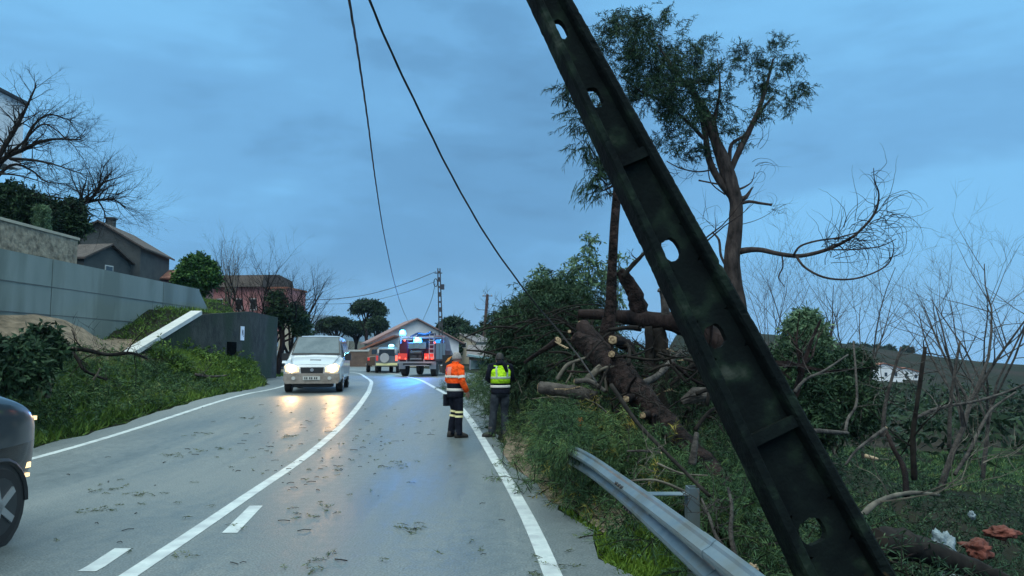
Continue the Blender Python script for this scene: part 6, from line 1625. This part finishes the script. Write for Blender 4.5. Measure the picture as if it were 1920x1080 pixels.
torso = [(.90, .185, .145, 0), (1.0, .19, .15, 0), (1.10, .188, .148, 0), (1.22, .195, .15, 0), (1.33, .208, .145, -.005), (1.40, .205, .13, -.008), (1.45, .15, .10, -.005), (1.485, .08, .075, 0)]
# worker A: turned away to the right, seen from behind and his right... boots towards the right
def exA(t, legs, arms, at):
    # salmon yoke panel and badge on the back
    n = 22
    def patch(name, z0_, z1_, a0, a1, e, mm):
        mb = MB(); rings = []
        for i in range(5):
            z = z0_ + (z1_ - z0_) * i / 4; c = at(z, e)
            rings.append([Vector((c[0] + math.cos(a) * c[3], c[1] + math.sin(a) * c[4], z)) for a in [a0 + (a1 - a0) * j / 8 for j in range(9)]])
        mb.loft(rings, False, closed=False); return mb.build(name, mm, t, True)
    patch('back_panel', 1.23, 1.42, -math.pi * .86, -math.pi * .40, .008, M['salmon'])
    b = patch('badge', 1.325, 1.40, -math.pi * .74, -math.pi * .62, .014, M['badge'])
    for s, lg in zip((-1, 1), legs):
        kn, an = Vector(lg[0]), Vector(lg[1])
        for f_ in (.0, .22):
            c = kn.lerp(an, f_) + Vector((0, -.0, .03)); c2 = kn.lerp(an, f_ + .10) + Vector((0, -.0, .03))
            mb = MB(); mb.tube([c, c2], [.088 - .0, .087], 14, caps=False); mb.build('leg_band', M['reflectyel'], t, True)
    mb = MB(); mb.box((-.19, -.07, .74), (.09, .14, .24)); mb.build('belt_bag', M['navy'], t)
    for s, am in zip((-1, 1), arms):
        sh = Vector((s * .185, -.005, 1.405)); el = Vector(am[0]); mb = MB(); mb.tube([sh.lerp(el, .60), sh.lerp(el, .78)], [.076, .075], 14, caps=False); mb.build('sleeve_band', M['reflect'], t, True)
pa = G(853, 826, 8)
person('person in orange high-visibility jacket and dark trousers standing on the road', (pa.x, pa.y, float(hgt(pa.y)) + .0), R(-52), 1.70,
       legs=[((-.10, .05, .50), (-.11, -.02, .10), (-.14, .10, .04)), ((.10, .03, .50), (.11, .02, .10), (.15, .14, .04))],
       arms=[((-.25, -.02, 1.14), (-.22, .14, .98), (-.19, .19, .93)), ((.26, -.01, 1.13), (.24, .12, .93), (.22, .16, .87))],
       spec=dict(head=(0, .045, 1.61), hair=M['hair_grey'], trousers=M['navy'], torso=torso, jacket=M['orange'], sleeve=(M['orange'], M['orange']), collar=M['orange'],
                 bands=[('jacket_hem', .80, .93, .012, M['navy']), ('reflective_band', .93, .985, .016, M['reflect']), ('dark_panel', .985, 1.09, .006, M['navy']), ('chest_band', 1.20, 1.245, .010, M['reflect'])], extra=(exA,)))
def exB(t, legs, arms, at):
    mb = MB(); c = at(1.42)
    mb.tube([(-.10, -.12, 1.45), (0, -.10, 1.50), (.07, -.13, 1.42), (.10, -.15, 1.30)], [.03, .05, .05, .03], 8); mb.build('hood', M['navy'], t, True)
    for s in (-.09, .09):
        mb = MB(); rings = []
        for i in range(6):
            z = 1.2 + .22 * i / 5; q = at(z, .020); a = -math.pi / 2 + s * 6.0
            rings.append([Vector((math.cos(a + d_) * q[3], q[1] + math.sin(a + d_) * q[4], z)) for d_ in (-.09, .09)])
        mb.loft(rings, False, closed=False); mb.build('brace_band', M['reflectgrey'], t)
pb = G(938, 824, 8)
person('person in bright yellow vest and grey jeans facing the fallen tree', (pb.x, pb.y, T(pb.x, pb.y) + .06), R(14), 1.71,
       legs=[((-.13, .03, .50), (-.19, -.04, .10), (-.30, -.02, .04)), ((.10, .04, .50), (.09, -.02, .10), (.12, .10, .04))],
       arms=[((-.25, .05, 1.16), (-.12, .26, 1.10), (-.06, .32, 1.10)), ((.25, .05, 1.16), (.12, .26, 1.08), (.06, .32, 1.08))],
       spec=dict(head=(0, .075, 1.58), hair=M['hair_dark'], trousers=M['jeans'], torso=torso, jacket=M['navy'], sleeve=(M['navy'], M['navy']), collar=M['navy'],
                 bands=[('jacket_hem', .86, .95, .010, M['navy']), ('reflective_band', .98, 1.03, .014, M['reflect']), ('vest', 1.07, 1.43, .012, M['lime']), ('vest_band', 1.16, 1.205, .018, M['reflectgrey'])], extra=(exB,)))
# foliage added as a dark backing for the tangle behind the trunks
t = thing('toppled_tree', 'leafy bough mass added as dark backing under the level fallen trunk behind the big slanting trunk', 'tree', P(1260, 800, 15))
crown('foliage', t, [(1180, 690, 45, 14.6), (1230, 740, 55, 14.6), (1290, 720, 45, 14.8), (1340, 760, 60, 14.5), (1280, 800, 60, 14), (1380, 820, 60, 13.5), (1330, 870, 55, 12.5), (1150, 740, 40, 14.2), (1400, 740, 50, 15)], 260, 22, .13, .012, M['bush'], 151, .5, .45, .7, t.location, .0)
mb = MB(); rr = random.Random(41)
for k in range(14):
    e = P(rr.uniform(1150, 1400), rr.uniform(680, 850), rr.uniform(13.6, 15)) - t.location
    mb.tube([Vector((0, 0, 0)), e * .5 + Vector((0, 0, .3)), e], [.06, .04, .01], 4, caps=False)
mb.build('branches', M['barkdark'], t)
# splintered branches and torn boughs strewn over the heap
rr = random.Random(311)
gs = 'splintered branches strewn over the cut boughs'
cols = ['dark', 'grey', 'pale']
for k in range(34):
    y_ = rr.uniform(6.2, 15); e = rr.uniform(.9, 3.4); x_ = float(rx(y_)) + e
    if y_ < 9.5 and x_ < 1.35: x_ += .8
    z_ = T(x_, y_) + float(pile_h(x_, y_)) * .95 + rr.uniform(.05, .35)
    an = rr.uniform(0, 6.28); ln = rr.uniform(.25, .8)
    a = Vector((x_, y_, z_)); d_ = Vector((math.cos(an), math.sin(an) * .7, rr.uniform(-.15, .6))).normalized()
    c = a + d_ * ln; b = a.lerp(c, .5) + Vector((0, 0, rr.uniform(-.08, .12)))
    ci = rr.choice([0, 0, 1, 1, 2])
    stick(cols[ci] + ' splintered branch strewn over the cut boughs behind the guardrail', [a, b, c], rr.uniform(.006, .02), ('barkdark', 'barkgrey', 'barkpale')[ci], gs, 'bare_branch', twig=rr.choice([1, 2, 3]), seed=k, cut=rr.random() < .3, n=5)
for k in range(12):
    px, py = rr.uniform(1030, 1300), rr.uniform(640, 800); y_ = rr.uniform(10.2, 12.5); p = P(px, py, y_)
    d_ = Vector((rr.gauss(0, 1), rr.gauss(0, .4), rr.gauss(.3, .6))).normalized(); ln = rr.uniform(.12, .4)
    t = thing('wood_splinter', 'pale raw splinter of torn wood caught in the fallen branches', 'splinter', p, 0, 'wood splinters in the fallen branches')
    q = d_.to_track_quat('Z', 'Y'); mb = MB(); w_ = rr.uniform(.012, .03)
    mb.loft([[q @ Vector((sx_ * w_, sy_ * w_ * .4, 0)) for sx_, sy_ in ((-1, -1), (1, -1), (1, 1), (-1, 1))], [q @ Vector((sx_ * w_ * .8 + .01, sy_ * w_ * .4, ln * .5)) for sx_, sy_ in ((-1, -1), (1, -1), (1, 1), (-1, 1))], [q @ Vector((sx_ * .003 - .01, sy_ * .003, ln)) for sx_, sy_ in ((-1, -1), (1, -1), (1, 1), (-1, 1))]])
    mb.build('sliver', M['cutwood'], t)
# ------------------------------------------------------------------ damp air
mb = MB(); mb.box((0, 1500, -15), (3700, 3200, 290))
hz = mb.build('haze', [])
hm = bpy.data.materials.new('damp_air'); hm.use_nodes = True
ht = hm.node_tree; ht.nodes.clear()
ho_ = N(ht, 'ShaderNodeOutputMaterial'); pv = N(ht, 'ShaderNodeVolumePrincipled')
pv.inputs['Color'].default_value = (0.5, 0.74, 1.0, 1); pv.inputs['Density'].default_value = 0.00015
L(ht, pv.outputs[0], ho_.inputs['Volume'])
hz.data.materials.append(hm); hz['kind'] = 'stuff'; hz['label'] = 'thin damp evening air over the valley and road'
rr = random.Random(512)
for k in range(24):
    px, py = rr.uniform(960, 1130), rr.uniform(585, 700); y_ = rr.uniform(14.6, 15.9); an = rr.uniform(-.5, .5) + (math.pi if rr.random() < .7 else 0); ln = rr.uniform(40, 110)
    a = P(px, py, y_); c = P(px + math.cos(an) * ln, py + math.sin(an) * ln, y_ + rr.uniform(-.4, .4)); b = a.lerp(c, .5) + Vector((0, 0, rr.uniform(0, .18)))
    stick('thin dark bare branch crossing the toppled leafy crown', [a, b, c], rr.uniform(.015, .035), 'barkdark', 'bare branches of the toppled leafy crown', 'bare_branch', twig=3, seed=600 + k, n=5)
rr = random.Random(777)
for k in range(26):
    px, py = rr.uniform(1060, 1330), rr.uniform(640, 840); y_ = 11.2 - 2.4 * (px - 1060) / 270 + rr.uniform(-.6, .5); an = rr.uniform(-1.9, 1.1); ln = rr.uniform(30, 95)
    a = P(px, py, y_); c = P(px + math.cos(an) * ln, py + math.sin(an) * ln, y_ + rr.uniform(-.5, .5)); b = a.lerp(c, .5) + Vector((rr.uniform(-.05, .05), 0, rr.uniform(-.05, .12)))
    stick('dark broken branch lying across the big slanting pine trunk', [a, b, c], rr.uniform(.012, .032), rr.choice(['barkdark', 'barkdark', 'bark']), 'broken branches across the big slanting trunk', 'bare_branch', twig=3, seed=900 + k, n=5)
# needle clumps added to darken the gaps behind the trunks
t = thing('toppled_tree', 'dark needle clumps added to darken the gaps behind the sawn ends of the big slanting trunk', 'tree', P(1170, 760, 13))
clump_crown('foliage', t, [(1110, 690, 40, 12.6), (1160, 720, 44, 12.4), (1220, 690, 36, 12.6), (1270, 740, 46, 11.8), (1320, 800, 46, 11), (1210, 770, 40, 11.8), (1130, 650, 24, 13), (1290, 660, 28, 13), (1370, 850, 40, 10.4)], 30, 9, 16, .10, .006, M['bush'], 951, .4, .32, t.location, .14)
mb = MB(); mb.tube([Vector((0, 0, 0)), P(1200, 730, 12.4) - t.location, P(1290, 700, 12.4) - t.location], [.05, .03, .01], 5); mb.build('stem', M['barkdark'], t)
